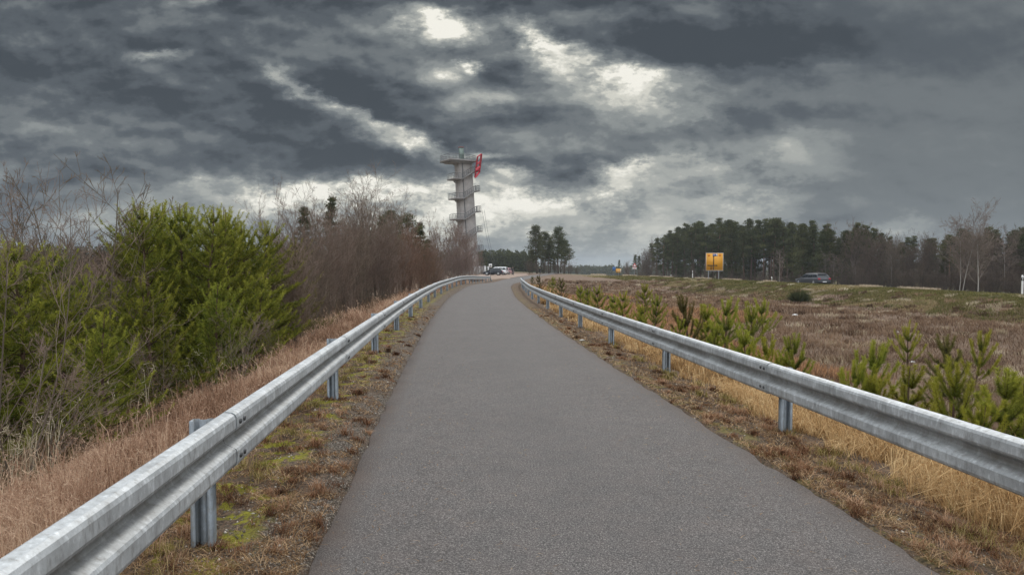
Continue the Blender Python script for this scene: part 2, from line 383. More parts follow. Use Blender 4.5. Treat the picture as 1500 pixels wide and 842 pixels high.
gys = np.concatenate([axis([(-60, -2, 3), (-2, 2, .3), (2, 13, .05), (13, 30, .18), (30, 60, .5), (60, 180, 1.5), (180, 420, 8)]), np.geomspace(420, 3200, 26)])
GXm, GYm = np.meshgrid(gxs, gys)
GZ = tz(GXm, GYm)
GD = GXm - Cc(GYm)
shoulder = (sm(np.abs(GD), 1.66, 1.9)) * (1 - sm(np.abs(GD), 6, 9)) * (1 - sm(GYm, 40, 70))
GZ += shoulder * (fbm(GXm * 2.6, GYm * 2.6, 3, 20) * .07 + fbm(GXm * 9, GYm * 9, 3, 30) * .035)
ny, nx = GXm.shape
mb = MB()
idx = np.arange(ny * nx).reshape(ny, nx)
mb.add(np.stack([GXm, GYm, GZ], -1).reshape(-1, 3), quad=np.stack([idx[:-1, :-1], idx[:-1, 1:], idx[1:, 1:], idx[1:, :-1]], -1).reshape(-1, 4))
ground = mb.obj('ground', mat_ground(), smooth=True); ground['kind'] = 'structure'
HD = GXm - Hh(GYm)
edge_n = fbm(GXm * 1.3, GYm * 1.3, 3, 41) * 1.0
verge = (1 - sm(np.abs(GD) + edge_n * .8, 2.5, 3.2)) * (1 - sm(GYm, 120, 160))
gravel = np.where(GD < 0, (1 - sm(-GD + edge_n * .5, 1.75, 2.35)), .25 * (1 - sm(GD + edge_n * .3, 1.7, 1.95))) * (1 - sm(GYm, 60, 90))
moss = np.where(GD < 0, sm(-GD, 1.9, 2.15) * (1 - sm(-GD, 2.8, 3.3)), .35 * (sm(GD, 1.66, 1.72) * (1 - sm(GD, 1.85, 2.1)))) * (1 - sm(GYm, 25, 60))
grass = sm(HD + fbm(GXm * .15, GYm * .15, 3, 5) * 9, -7.5, -2.5) * .95 + .35 * sm(-GD, 14, 30) + .8 * (GXm > Hh(GYm) + 9)
for nm_, a_ in (('verge', verge), ('gravel', gravel), ('moss', moss), ('grass', np.clip(grass, 0, 1))):
    at = ground.data.attributes.new(nm_, 'FLOAT', 'POINT'); at.data.foreach_set('value', a_.astype(np.float32).ravel())

# ------------------------------------------------------------------ asphalt
def mat_asphalt(name, lo, hi, spk, scale=230):
    m = bpy.data.materials.new(name); t, n, l = tree_nodes(m); v = tmap(t, (1, 1, 1))
    vo = n.new('ShaderNodeTexVoronoi'); vo.inputs['Scale'].default_value = scale; l.new(v, vo.inputs['Vector'])
    st = tmath(t, 'FRACT', tmath(t, 'MULTIPLY', vo.outputs['Color'], 5.3))
    col = mixc(t, tramp(t, st, [(.0, 0.), (.75, .7), (1., 1.)]), lo, hi)
    col = mixc(t, tramp(t, tmath(t, 'FRACT', tmath(t, 'MULTIPLY', vo.outputs['Color'], 11.7)), [(.965, 0.), (.985, .8)]), col, spk)
    col = mixc(t, tramp(t, vo.outputs['Distance'], [(.3, 0.), (.75, .85)]), col, tuple(x * .35 for x in lo))
    b = tnoise(t, .8, 6, .6, v); s2 = tnoise(t, 4.5, 5, .6, v); f2 = tnoise(t, 85, 3, .75, v)
    col = mixc(t, tramp(t, b, [(.35, .22), (.65, 0.)]), col, tuple(x * .6 for x in lo), 'MIX')
    col = mixc(t, tramp(t, s2, [(.4, 0.), (.75, .16)]), col, (.22, .17, .15))
    col = mixc(t, tramp(t, f2, [(.36, .75), (.52, 0.)]), col, tuple(x * .45 for x in lo))
    col = mixc(t, tramp(t, f2, [(.54, 0.), (.70, .55)]), col, tuple(min(.4, x * 1.35) for x in hi))
    # long wear bands and edge grime that run with the path
    a = n.new('ShaderNodeAttribute'); a.attribute_name = 'tint'
    ed = tmath(t, 'MULTIPLY', a.outputs['Fac'], tramp(t, tnoise(t, 2.2, 5, .6, v), [(.3, .25), (.65, 1.)]))
    col = mixc(t, ed, col, (.10, .075, .062))
    hh = tmath(t, 'ADD', tmath(t, 'MULTIPLY', vo.outputs['Distance'], -.6), f2)
    principled(t, col, .85, 0, hh, .6, .006, .35); return m
def ribbon(name, cfun, offs, ys, zf, mat, tints=None, jitter=0):
    mb = MB(); ys = np.asarray(ys); c = cfun(ys)
    tang = np.gradient(c, ys); nl_ = np.sqrt(1 + tang ** 2)
    rows = []
    for k, o in enumerate(offs):
        jj = (fbm(ys * 3.3, ys * 0 + k * 7, 4, 50 + k) * jitter) if k in (0, 1, len(offs) - 2, len(offs) - 1) else 0
        oo = o + jj
        rows.append(np.stack([c + oo, ys, zf(o, ys)], -1))
    V = np.stack(rows, 1); m, k = V.shape[:2]; ii = np.arange(m * k).reshape(m, k)
    tt = np.broadcast_to(np.asarray(tints if tints is not None else [0.] * k), (m, k)).ravel()
    mb.add(V.reshape(-1, 3), quad=np.stack([ii[:-1, :-1], ii[:-1, 1:], ii[1:, 1:], ii[1:, :-1]], -1).reshape(-1, 4), tint=tt)
    o = mb.obj(name, mat, smooth=False); o['kind'] = 'structure'; return o
ysp = axis([(-40, 2, 1), (2, 16, .1), (16, 60, .5), (60, 200, 2)])
def path_z(o, ys): return gz(ys) + np.where(abs(o) > 1.64, -.06, .012 - .014 * (o / 1.65) ** 2) + np.zeros_like(ys)
asph = mat_asphalt('asphalt_path', (.066, .062, .061), (.225, .210, .203), (.40, .37, .34), 165)
ribbon('path', Cc, [-1.67, -1.64, -1.45, -.8, 0, .8, 1.45, 1.64, 1.67], ysp, path_z, asph, [1, .9, .12, .05, 0, .05, .15, .75, 1], .085)
asph2 = mat_asphalt('asphalt_road', (.05, .048, .048), (.11, .11, .112), (.2, .2, .2), 60)
def zt(ys): return -.89 - .15 * sm(ys, 128, 170) - 9.0 * sm(ys, 260, 640)
ysr = axis([(-60, 200, 2), (200, 420, 5)])
ribbon('highway', Hh, [1.0, 1.2, 4.6, 8.0, 8.2], ysr, lambda o, ys: zt(ys) + (.0 if 1.1 < o < 8.1 else -.06), asph2, [0] * 5)
white = mat_plain('road_paint', (.72, .72, .70), (.6, .6, .58), 30, .6)
ribbon('road_edge_line', Hh, [1.35, 1.47], ysr, lambda o, ys: zt(ys) + .005, white)
ribbon('road_edge_line', Hh, [7.75, 7.87], ysr, lambda o, ys: zt(ys) + .005, white)
grav = mat_plain('parking_gravel', (.27, .19, .145), (.2, .15, .12), 3, .95, 0, .4, .02)
mb = MB(); px0, px1, py0, py1 = -13, 3.5, 108, 168
gxp, gyp = np.meshgrid(np.linspace(px0, px1, 12), np.linspace(py0, py1, 24)); ii = np.arange(gxp.size).reshape(gxp.shape)
zz = np.full(gxp.shape, -.6) + .055; zz[0] -= .2; zz[:, 0] -= .2
xx = np.minimum(gxp, Cc(gyp) - 1.5)
mb.add(np.stack([xx, gyp, zz], -1).reshape(-1, 3), quad=np.stack([ii[:-1, :-1], ii[:-1, 1:], ii[1:, 1:], ii[1:, :-1]], -1).reshape(-1, 4))
pk = mb.obj('parking_ground', grav); pk['kind'] = 'structure'

# ------------------------------------------------------------------ guard rails
def mat_galv(name, base, metal=.55, blue=0.0):
    m = bpy.data.materials.new(name); t, n, l = tree_nodes(m)
    v = tmap(t, (1, 1, 1)); vs = tmap(t, (7, 7, 2.6))
    sp = n.new('ShaderNodeTexVoronoi'); sp.inputs['Scale'].default_value = 28; l.new(v, sp.inputs['Vector'])
    cl_ = tnoise(t, 3.5, 7, .65, v); streak = tnoise(t, 4, 5, .65, vs); fine = tnoise(t, 70, 5, .7, v)
    c = mixc(t, tramp(t, cl_, [(.40, 0.), (.60, 1.)]), tuple(x * .70 for x in base), base)
    c = mixc(t, tmath(t, 'MULTIPLY', tramp(t, tmath(t, 'FRACT', tmath(t, 'MULTIPLY', sp.outputs['Color'], 3.1)), [(.2, 0.), (.9, 1.)]), .22), c, tuple(x * .6 for x in base))
    c = mixc(t, tramp(t, streak, [(.54, 0.), (.68, .6)]), c, tuple(min(.9, x * 1.45) for x in base))
    c = mixc(t, tramp(t, streak, [(.32, .7), (.47, 0.)]), c, (.19, .187, .175))
    c = mixc(t, tramp(t, fine, [(.3, .5), (.5, 0.)]), c, tuple(x * .62 for x in base))
    a = n.new('ShaderNodeAttribute'); a.attribute_name = 'tint'     # dirt that has settled in the trough
    c = mixc(t, tmath(t, 'MULTIPLY', a.outputs['Fac'], tramp(t, cl_, [(.3, .95), (.7, .35)])), c, (.15, .135, .11))
    ro = tramp(t, cl_, [(.3, .52), (.7, .68)])
    principled(t, c, ro, metal, tmath(t, 'ADD', fine, tmath(t, 'MULTIPLY', cl_, 2)), .12, .003); return m
galv = mat_galv('galvanised_steel', (.47, .495, .51), .25)
galv_post = mat_galv('galvanised_post', (.34, .40, .46), .6)
boltm = mat_plain('bolt_steel', (.12, .125, .13), (.07, .07, .07), 60, .5, .7)

PROF = [(0, .150), (.016, .157), (.055, .152), (.072, .140), (.080, .122), (.081, .070), (.074, .055), (.016, .026), (.006, .014), (.006, -.006), (.014, -.020), (.072, -.050), (.081, -.064), (.081, -.122), (.074, -.140), (.058, -.152), (.018, -.157), (0, -.150)]
DIRT = [.0, 0, 0, 0, 0, 0, 0, .5, .8, .9, .7, .0, 0, 0, 0, .1, 0, 0]
def thick_profile(pts, th):
    p = np.array(pts, float); d = np.gradient(p, axis=0); d /= np.linalg.norm(d, axis=1)[:, None]
    nrm = np.stack([-d[:, 1], d[:, 0]], -1)
    return np.concatenate([p, (p + nrm * th)[::-1]])
class Rail:
    def __init__(s, side, off, ya, yb):      # side +1: rail on the right, its face looks to -x
        s.side = side; g = np.arange(ya, yb, .1); x = Cc(g) + off
        s.p = np.stack([x, g], -1); seg = np.linalg.norm(np.diff(s.p, axis=0), axis=1); s.s = np.concatenate([[0], np.cumsum(seg)])
    def at(s, d):
        x = np.interp(d, s.s, s.p[:, 0]); y = np.interp(d, s.s, s.p[:, 1])
        x2 = np.interp(d + .05, s.s, s.p[:, 0]); y2 = np.interp(d + .05, s.s, s.p[:, 1])
        x1 = np.interp(d - .05, s.s, s.p[:, 0]); y1 = np.interp(d - .05, s.s, s.p[:, 1])
        tx, ty = x2 - x1, y2 - y1; ln = np.hypot(tx, ty); tx, ty = tx / ln, ty / ln
        return x, y, tx, ty            # tangent; inward normal = side * (-ty, tx)
    def sy(s, y): return np.interp(y, s.p[:, 1], s.s)
def build_rail(name, label, side, off, y_first, step, nposts, ya, yb, ztop, zbase, end_y=None):
    rl = Rail(side, off, ya, yb)
    root = empty(name, (float(Cc(np.array(4.0)) + off), 4.0, 0), 0, label, 'guard rail', 'guard rails along the path')
    rx, ry = root.location.x, root.location.y
    s0 = rl.sy(y_first); posts = [s0 + step * k for k in range(-2 if side < 0 else -1, nposts)]
    posts = [p for p in posts if rl.s[2] < p < rl.s[-1] - .1]
    prof = np.array(PROF); tp = thick_profile(PROF, -.004 if True else 0)
    def zc_(d):
        x, y, _, _ = rl.at(d); return ztop - .157 + gz(y)
    cuts = [posts[0] - step + .12] + [p + .12 for p in posts]
    for a, b in zip(cuts[:-1], cuts[1:]):
        a = max(a, rl.s[1])
        ds = np.linspace(a, b + .14, 12); frac = (ds - a) / (b + .14 - a)
        lift = .0065 * (1 - frac)        # the near end laps over the beam before it
        x, y, tx, ty = rl.at(ds); nxn, nyn = side * -ty, side * tx
        zc0 = zc_(ds) + (1 - frac) * .0
        m = MB(); k = len(tp)
        o_ = tp[None, :, 0] + lift[:, None]; sc_ = 1 + .03 * (1 - frac)[:, None]
        V = np.stack([x[:, None] + nxn[:, None] * o_ - rx, y[:, None] + nyn[:, None] * o_ - ry, zc0[:, None] + tp[None, :, 1] * sc_], -1)
        ii = np.arange(len(ds) * k).reshape(len(ds), k); jj = np.roll(ii, -1, 1)
        dirt = np.array(DIRT + DIRT[::-1]); 
        m.add(V.reshape(-1, 3), quad=np.stack([ii[:-1], jj[:-1], jj[1:], ii[1:]], -1).reshape(-1, 4), tint=np.broadcast_to(dirt, (len(ds), k)).ravel())
        h = k // 2
        for e in (0, len(ds) - 1):
            cq = [(ii[e, i], ii[e, i + 1], ii[e, k - 2 - i], ii[e, k - 1 - i]) for i in range(h - 1)]
            m.q.append(np.array(cq)); m.qi.append(np.zeros(len(cq), int))
        bm_o = m.obj('rail_beam', galv, root)
        for p_ in bm_o.data.polygons: p_.use_smooth = False
        reg(root, bm_o)
        yb_ = float(y[0])
        if yb_ < 26:
            for zz_ in (.098, -.098):
                for dd in (.05, .125):
                    if a + dd > rl.s[-1]: continue
                    bx, by, btx, bty = rl.at(a + dd); bn = np.array([side * -bty, side * btx])
                    mm = MB(); c0 = np.array([bx - rx, by - ry, float(zc_(a + dd)) + zz_])
                    ax = np.array([bn[0], bn[1], 0]); mm.tube([c0 + ax * .085, c0 + ax * .096, c0 + ax * .098], [.016, .015, .006], 10, cap=True)
                    bo = mm.obj('bolt', boltm, bm_o)
    sig = [(-.032, -.030), (-.054, -.030), (-.054, .028), (-.028, .028), (-.016, .002), (.016, .002), (.028, .028), (.054, .028), (.054, -.030), (.032, -.030)]
    tpost = thick_profile(sig, .005)
    for k_, p in enumerate(posts):
        x, y, tx, ty = [float(q) for q in rl.at(p)]
        m = MB(); k = len(tpost); px_, py_ = x - side * -ty * .062, y - side * tx * .062
        zt_, zb_ = ztop + (-.012 if side < 0 else -.03) + float(gz(y)), zbase - .25 + float(gz(y))
        V = []
        for z in (zb_, zt_):
            for (a, b) in tpost:
                V.append((px_ - rx + ty * a + tx * b * 1, py_ - ry - tx * a + ty * b, z))
        ii = np.arange(k)
        m.add(V, quad=np.stack([ii, np.roll(ii, -1), np.roll(ii, -1) + k, ii + k], -1))
        h = k // 2
        cq = [(k + i, k + i + 1, k + k - 2 - i, k + k - 1 - i) for i in range(h - 1)]; m.q.append(np.array(cq)); m.qi.append(np.zeros(len(cq), int))
        po = m.obj('post', galv_post, root); reg(root, po)
    if end_y:      # the beam dives to the ground
        m = MB(); a = cuts[-1]; ds = np.linspace(a, a + 3.6, 12); x, y, tx, ty = rl.at(ds); k = len(tp)
        nxn, nyn = side * -ty, side * tx
        drop = sm(ds, a, a + 3.6) * (ztop - .16 - zbase + .1)
        V = np.stack([x[:, None] + nxn[:, None] * tp[None, :, 0] - rx, y[:, None] + nyn[:, None] * tp[None, :, 0] - ry, (zc_(ds) - drop)[:, None] + tp[None, :, 1]], -1)
        ii = np.arange(len(ds) * k).reshape(len(ds), k); jj = np.roll(ii, -1, 1)
        m.add(V.reshape(-1, 3), quad=np.stack([ii[:-1], jj[:-1], jj[1:], ii[1:]], -1).reshape(-1, 4), tint=0)
        m.obj('end_terminal', galv, root)
    return root
build_rail('guard_rail', 'long galvanised guard rail on the mossy side of the path, beside pines and thicket', -1, -2.2, 3.72, 4.12, 21, -6, 100, .765, .05, end_y=True)
build_rail('guard_rail', 'long galvanised guard rail on the heath side of the path, towards the yellow sign', 1, 2.42, 6.85, 3.9, 18, -6, 95, .595, -.12, end_y=True)

# ------------------------------------------------------------------ vegetation builders
def unit(v): return v / (np.linalg.norm(v, axis=-1, keepdims=True) + 1e-9)
def needles(mb, p0, d, ln, per, nl, nw, tint, r, fwd=.75):
    """bottle-brush shoots: p0, d (unit), ln arrays; per needles each"""
    n = len(p0)
    if n == 0: return
    t = r.random((n, per)) ; th = r.random((n, per)) * 2 * np.pi
    a = unit(np.cross(d, r.normal(size=(n, 3)))); b = np.cross(d, a)
    rad = a[:, None] * np.cos(th)[..., None] + b[:, None] * np.sin(th)[..., None]
    base = p0[:, None] + d[:, None] * (ln[:, None] * t)[..., None]
    dr = unit(d[:, None] * fwd + rad)
    L_ = nl * (.75 + .5 * r.random((n, per)))
    tip = base + dr * L_[..., None]
    w = unit(np.cross(dr, r.normal(size=dr.shape))) * nw * .5
    V = np.stack([base - w, base + w, tip], 2).reshape(-1, 3)
    T = np.repeat(np.clip(tint[:, None] + r.normal(size=(n, per)) * .08, 0, 1).ravel(), 3)
    mb.add(V, tri=np.arange(len(V)).reshape(-1, 3), tint=T, mi=0)

def young_pine(h, seed, dens=1.0, per=46, nl=.075, nw=.008, years=None, spread=.42, low=.12, fwd=.75, pw=.85):
    """returns (crown mesh buffer, trunk mesh buffer)"""
    r = np.random.default_rng(seed); cr_, tk = MB(), MB()
    years = years or max(3, int(h / .36)); lean = r.normal(size=2) * .03
    zs = h * (1 - (1 - np.linspace(low, 1, years + 1)) ** .92)
    def axis_pt(z): return np.array([lean[0] * z + .03 * math.sin(z * 2 + seed), lean[1] * z + .03 * math.cos(z * 1.7 + seed), z])
    tz_ = np.linspace(-.3, h, 12); tp = np.array([axis_pt(z) for z in tz_]); tk.tube(tp, np.interp(tz_, [0, h], [.012 + h * .012, .006]), 6, tint=.3)
    P, D_, Ln, T = [], [], [], []
    def shoot(p, d, l, t): P.append(p); D_.append(d); Ln.append(l); T.append(t)
    top = axis_pt(zs[-2]); lead = axis_pt(h) - top; shoot(top, unit(lead), np.linalg.norm(lead), .95)
    for i, z in enumerate(zs[:-1]):
        age = years - i                                     # 1 at the top
        nb = r.integers(5, 8) if age > 1 else 5
        L0 = min(spread * (h - z) ** pw + .10, 1.6) if age > 1 else .22
        ph = r.random() * 6.28
        for k in range(nb):
            az = ph + k / nb * 6.283 + r.normal() * .22
            L1 = L0 * (.75 + .45 * r.random()); el = R(58 if age == 1 else np.interp(age, [1, 3, 8], [52, 38, 12])) + r.normal() * .12
            o = np.array([math.cos(az), math.sin(az), 0]); p0 = axis_pt(z + r.normal() * .02)
            m = max(3, int(L1 / .14)); s = np.linspace(0, 1, m + 1)
            pts = p0 + o * (s * L1 * math.cos(el))[:, None] + np.array([0, 0, 1.]) * (s * L1 * math.sin(el) * .7 + s ** 2.2 * L1 * .38)[:, None]
            pts += np.cumsum(r.normal(size=pts.shape) * .010, 0)
            cr_.tube(pts, np.linspace(.004 + .010 * L1, .003, m + 1), 3, tint=0, mi=1)
            sd_ = .35 if age > 2 else 0.0
            for j in range(m):
                f = (j + .5) / m
                seg = pts[j + 1] - pts[j]; sl = np.linalg.norm(seg)
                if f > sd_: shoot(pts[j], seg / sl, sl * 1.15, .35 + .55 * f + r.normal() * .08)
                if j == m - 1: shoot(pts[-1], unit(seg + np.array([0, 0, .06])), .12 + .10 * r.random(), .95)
                if f > .22 and age > 1:
                    for side in (-1, 1):
                        if r.random() > .88 * dens: continue
                        sv = unit(np.cross(seg, [0, 0, 1.])) * side
                        dd = unit(unit(seg) * .75 + sv * .8 + np.array([0, 0, .35 + .25 * r.random()]))
                        l2 = L1 * (.20 + .28 * r.random()) * (1.15 - f) + .10
                        shoot(pts[j], dd, l2, .45 + .4 * r.random())
                        if l2 > .22:
                            q = pts[j] + dd * l2 * .5
                            for s3 in (-1, 1):
                                d3 = unit(dd + unit(np.cross(dd, [0, 0, 1.])) * s3 * .8 + np.array([0, 0, .3])); shoot(q, d3, l2 * .55, .5 + .4 * r.random())
    P, D_, Ln, T = map(np.array, (P, D_, Ln, T)); cr_.branch = len(P)
    needles(cr_, P, D_, Ln, per, nl, nw, T, r, fwd)
    tipc = P + D_ * Ln[:, None]
    return cr_, tk

def tall_pine(h, seed, bare=.5, wid=.17, clumps=42, per=110, cr=.55, tri=.19, conic=.0):
    r = np.random.default_rng(seed); cr_, tk = MB(), MB()
    lean = r.normal(size=2) * .025; ph = r.random(2) * 6
    def ax(z): return np.stack([lean[0] * z + .12 * np.sin(z * .5 + ph[0]), lean[1] * z + .12 * np.sin(z * .45 + ph[1]), z], -1)
    z = np.linspace(-.6, h * .97, 14); tk.tube(ax(z), np.interp(z, [0, h], [.012 * h + .03, .02]), 7, tint=np.repeat(np.clip(z / h, 0, 1), 7))
    for i in range(clumps):
        f = (i + .5) / clumps; zz = h * (bare + (1 - bare) * f ** .9)
        g = (zz / h - bare) / (1 - bare)
        prof = (math.sin(math.pi * min(1, (g * .85 + .13))) ** .7) if (conic < .5 and seed % 2 == 0) else (min(1, g * 4 + .4) * (1.05 - g) ** .75)
        az = i * 2.399 + r.normal() * .5; rad = h * wid * prof * (.35 + .8 * r.random())
        b = ax(np.array([zz]))[0]; e = b + np.array([math.cos(az) * rad, math.sin(az) * rad, rad * (.25 if conic < .5 else -.02) + r.normal() * .15])
        mid = (b + e) / 2 + np.array([0, 0, -.08 * rad + r.normal() * .1])
        cr_.tube([b - [0, 0, .25], mid, e], [.012 + .02 * rad, .015 + .01 * rad, .012], 3, tint=.2, mi=1)
        n = int(per * (.6 + .8 * r.random())); c = cr * (.65 + .6 * r.random()) * (h / 11) ** .6
        q = r.normal(size=(n, 3)); q = unit(q) * (r.random((n, 1)) ** .45) * c * np.array([1.25, 1.25, .62])
        t0 = r.random(n); along = b + (e - b) * (.45 + .55 * t0)[:, None]
        p = along + q
        up = unit(np.stack([q[:, 0] * .5, q[:, 1] * .5, np.abs(q[:, 2]) + .35], -1) + r.normal(size=(n, 3)) * .35)
        w = unit(np.cross(up, r.normal(size=(n, 3)))) * tri * .30; L_ = tri * (.7 + .7 * r.random((n, 1)))
        V = np.stack([p - w, p + w, p + up * L_], 1).reshape(-1, 3)
        T = np.repeat(np.clip(.45 + r.normal() * .14 + r.normal(size=n) * .12, 0, 1), 3)
        cr_.add(V, tri=np.arange(len(V)).reshape(-1, 3), tint=T, mi=0)
    for i in range(int(8 * bare)):          # dead stubs
        zz = h * bare * (.3 + .65 * r.random()); az = r.random() * 6.28; b = ax(np.array([zz]))[0]; l = .4 + .9 * r.random()
        tk.tube([b, b + [math.cos(az) * l, math.sin(az) * l, .1 * l]], [.03, .01], 3, tint=.2)
    return cr_, tk

def bare_plant(h, seed, stems=7, spread=.35, tw=1.0, rs=.010, levels=3, up=.55, droop=0., split=11, base_r=.12, stem_tint=.2, curl=.05, st0=.12):
    """bare shrub or tree: stems mesh buffer, twigs mesh buffer"""
    r = np.random.default_rng(seed); A_, B_ = MB(), MB()
    def grow(p, d, l, rad, lev, buf):
        m = 7 if lev == 0 else (4 if lev == 1 else 3)
        pts = [p]; dd = d.copy()
        for i in range(m):
            dd = unit(dd + r.normal(size=3) * curl * (1 + lev) + np.array([0, 0, (.10 * up if lev < 2 else .06) - droop * lev * .22]))
            pts.append(pts[-1] + dd * l / m)
        pts = np.array(pts); rr = np.linspace(rad, rad * .25 if lev else rad * .2, m + 1)
        (A_ if lev < 1 else B_).tube(pts, np.maximum(rr, .0016 * tw), 5 if lev == 0 else 3, tint=np.clip(stem_tint + lev * .27 + r.normal() * .07, 0, 1))
        if lev >= levels: return
        k = int((split if lev == 0 else (7 if lev == 1 else 4)) * (.8 + .4 * r.random()))
        for _ in range(k):
            f = (st0 + (1 - st0) * r.random() ** .85) if lev == 0 else (.12 + .86 * r.random())
            j = min(int(f * m), m - 1); q = pts[j] + (pts[j + 1] - pts[j]) * (f * m - j)
            td = unit(pts[j + 1] - pts[j]); s_ = unit(np.cross(td, r.normal(size=3)))
            nd = unit(td * (.9 if lev else .95) + s_ * (.55 + .35 * r.random()) + np.array([0, 0, .15 * up]))
            grow(q, nd, l * (.42 - .05 * lev) * (1.25 - .75 * f) * (.7 + .6 * r.random()), max(rad * (1 - .75 * f) * .5, .002 * tw), lev + 1, buf)
    for s in range(stems):
        az = r.random() * 6.28; sp = spread * (.3 + .9 * r.random())
        grow(np.array([math.cos(az) * base_r * r.random() * 2, math.sin(az) * base_r * r.random() * 2, -.25]), unit(np.array([math.cos(az) * sp, math.sin(az) * sp, 1])), h * (.72 + .34 * r.random()), rs * h * (.6 + .5 * r.random()), 0, A_)
    return A_, B_

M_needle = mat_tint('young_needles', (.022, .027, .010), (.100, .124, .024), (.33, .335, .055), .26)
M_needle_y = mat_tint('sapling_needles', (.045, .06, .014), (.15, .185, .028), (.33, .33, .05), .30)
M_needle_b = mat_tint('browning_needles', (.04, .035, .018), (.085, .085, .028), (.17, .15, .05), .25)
M_far = mat_tint('far_needles', (.032, .038, .018), (.082, .090, .038), (.17, .165, .07), .3)
M_bark = mat_tint('pine_bark', (.07, .052, .042), (.13, .085, .06), (.26, .145, .08), 0)
M_twig_in = mat_tint('pine_twigs', (.085, .06, .042), (.11, .08, .05), None, 0)
def twigm(n, a, b, c): return mat_tint(n, a, b, c, .05, rand=.3)
M_grey = twigm('grey_twigs', (.17, .145, .115), (.20, .16, .13), (.24, .17, .145))
M_purple = twigm('purple_brown_twigs', (.12, .10, .077), (.165, .128, .10), (.22, .165, .132))
M_red = twigm('red_brown_twigs', (.12, .088, .062), (.175, .115, .08), (.24, .15, .105))
M_dark = twigm('dark_twigs', (.075, .060, .048), (.115, .09, .072), (.165, .125, .10))
M_birch = mat_tint('birch_bark', (.40, .375, .35), (.34, .31, .28), (.22, .17, .15), 0)
M_birch2 = mat_tint('birch_twigs', (.24, .20, .175), (.20, .16, .14), (.21, .16, .135), 0)

def make_tree(name, bufs, parts, mats, loc, label, cat, group=None, rz=0, sc=1):
    root = empty(name, loc, rz, label, cat, group); root.scale = (sc,) * 3 if np.isscalar(sc) else sc
    for b, p, m in zip(bufs, parts, mats):
        o = b.obj(p, m, root); reg(root, o)
    return root

# ---- young pines left of the path
YP = {}
def yp(kind, loc, sc, rz, label, group, cat='young pine', name='young_pine'):
    spec = {'a': (4.6, 11, 1.0, M_needle), 'b': (4.4, 12, 1.0, M_needle), 'c': (3.2, 13, 1.1, M_needle), 'd': (4.2, 14, .55, M_needle_b)}[kind]
    if kind not in YP:
        h, s, dn, mt = spec; c_, t_ = young_pine(h, s, dn * .9, per=42 if kind != 'd' else 26, nl=.062, nw=.0095, fwd=.95, spread=.56, pw=.52)
        YP[kind] = make_tree(name, (c_, t_), ('crown', 'trunk'), ([mt, M_twig_in], M_bark), loc, label, cat, group, rz, sc); return YP[kind]
    return dup(YP[kind], loc, rz, sc, label, group)
def onground(px, Y, dz=-.02):
    x = gx(px, Y); return (x, Y, float(tz(x, Y)) + dz)
GP = 'young pines left of the path'
# kind, px, Y, top py, label
left_pines = [
 ('c', 150, 8.0, 452, 'low bright green young pine leaning over the dry grass by the mossy guard rail'),
 ('a', 95, 9.2, 408, 'mid green young pine between the grey foreground shrub and the gap with brown twigs'),
 ('b', 30, 8.6, 345, 'dark green young pine at the very left, half behind the grey bare shrub'),
 ('c', -35, 8.0, 330, 'tall young pine cut off by the left border of the photo'),
 ('a', 75, 12.2, 352, 'young pine with upright shoots behind the grey foreground shrub'),
 ('b', 222, 12.0, 290, 'leftmost tall young pine of the dense green clump, its spiky top against the cloud'),
 ('a', 262, 12.8, 294, 'second tall young pine of the dense green clump, yellowish green flank'),
 ('b', 303, 12.4, 297, 'middle tall young pine of the dense green clump'),
 ('a', 338, 13.4, 302, 'fourth tall young pine of the dense green clump, blue green'),
 ('b', 362, 14.4, 322, 'rightmost full young pine of the dense green clump'),
 ('c', 232, 10.3, 400, 'short bright young pine at the front left foot of the dense clump'),
 ('c', 318, 11.2, 410, 'short bright young pine at the front right foot of the dense clump'),
 ('c', 368, 13.0, 400, 'short dark young pine under the right end of the dense clump'),
 ('d', 196, 13.4, 305, 'thin brownish pine with few needles beside the tallest green clump'),
 ('d', 402, 17.0, 338, 'thin olive pine between the green clump and the bare thicket'),
 ('d', 428, 20.0, 345, 'sparse olive pine standing inside the start of the bare thicket'),
 ('c', 272, 15.6, 360, 'dark young pine mostly hidden behind the dense green clump'),
 ('a', 345, 17.5, 330, 'young pine behind the right half of the dense green clump'),
 ('a', 206, 13.0, 298, 'dark green young pine filling the left shoulder of the dense clump'),
 ('b', 243, 14.2, 291, 'tall young pine one row back, between the two leftmost tips of the clump'),
 ('b', 283, 13.8, 296, 'tall young pine one row back in the middle left of the clump'),
 ('a', 321, 14.6, 299, 'tall young pine one row back in the middle right of the clump'),
 ('a', 384, 15.6, 318, 'slim young pine closing the right end of the dense clump'),
 ('b', 128, 10.4, 398, 'yellowish young pine filling the middle of the leftmost greens'),
]
HT = {'a': 4.6, 'b': 4.4, 'c': 3.2, 'd': 4.2}
for i, (k, px, Y, tp, lab) in enumerate(left_pines):
    l = onground(px, Y); sc = (topz(tp, Y) - l[2]) / HT[k] * .98
    yp(k, l, (sc * 1.1, sc * 1.1, sc), i * 1.7, lab, GP)

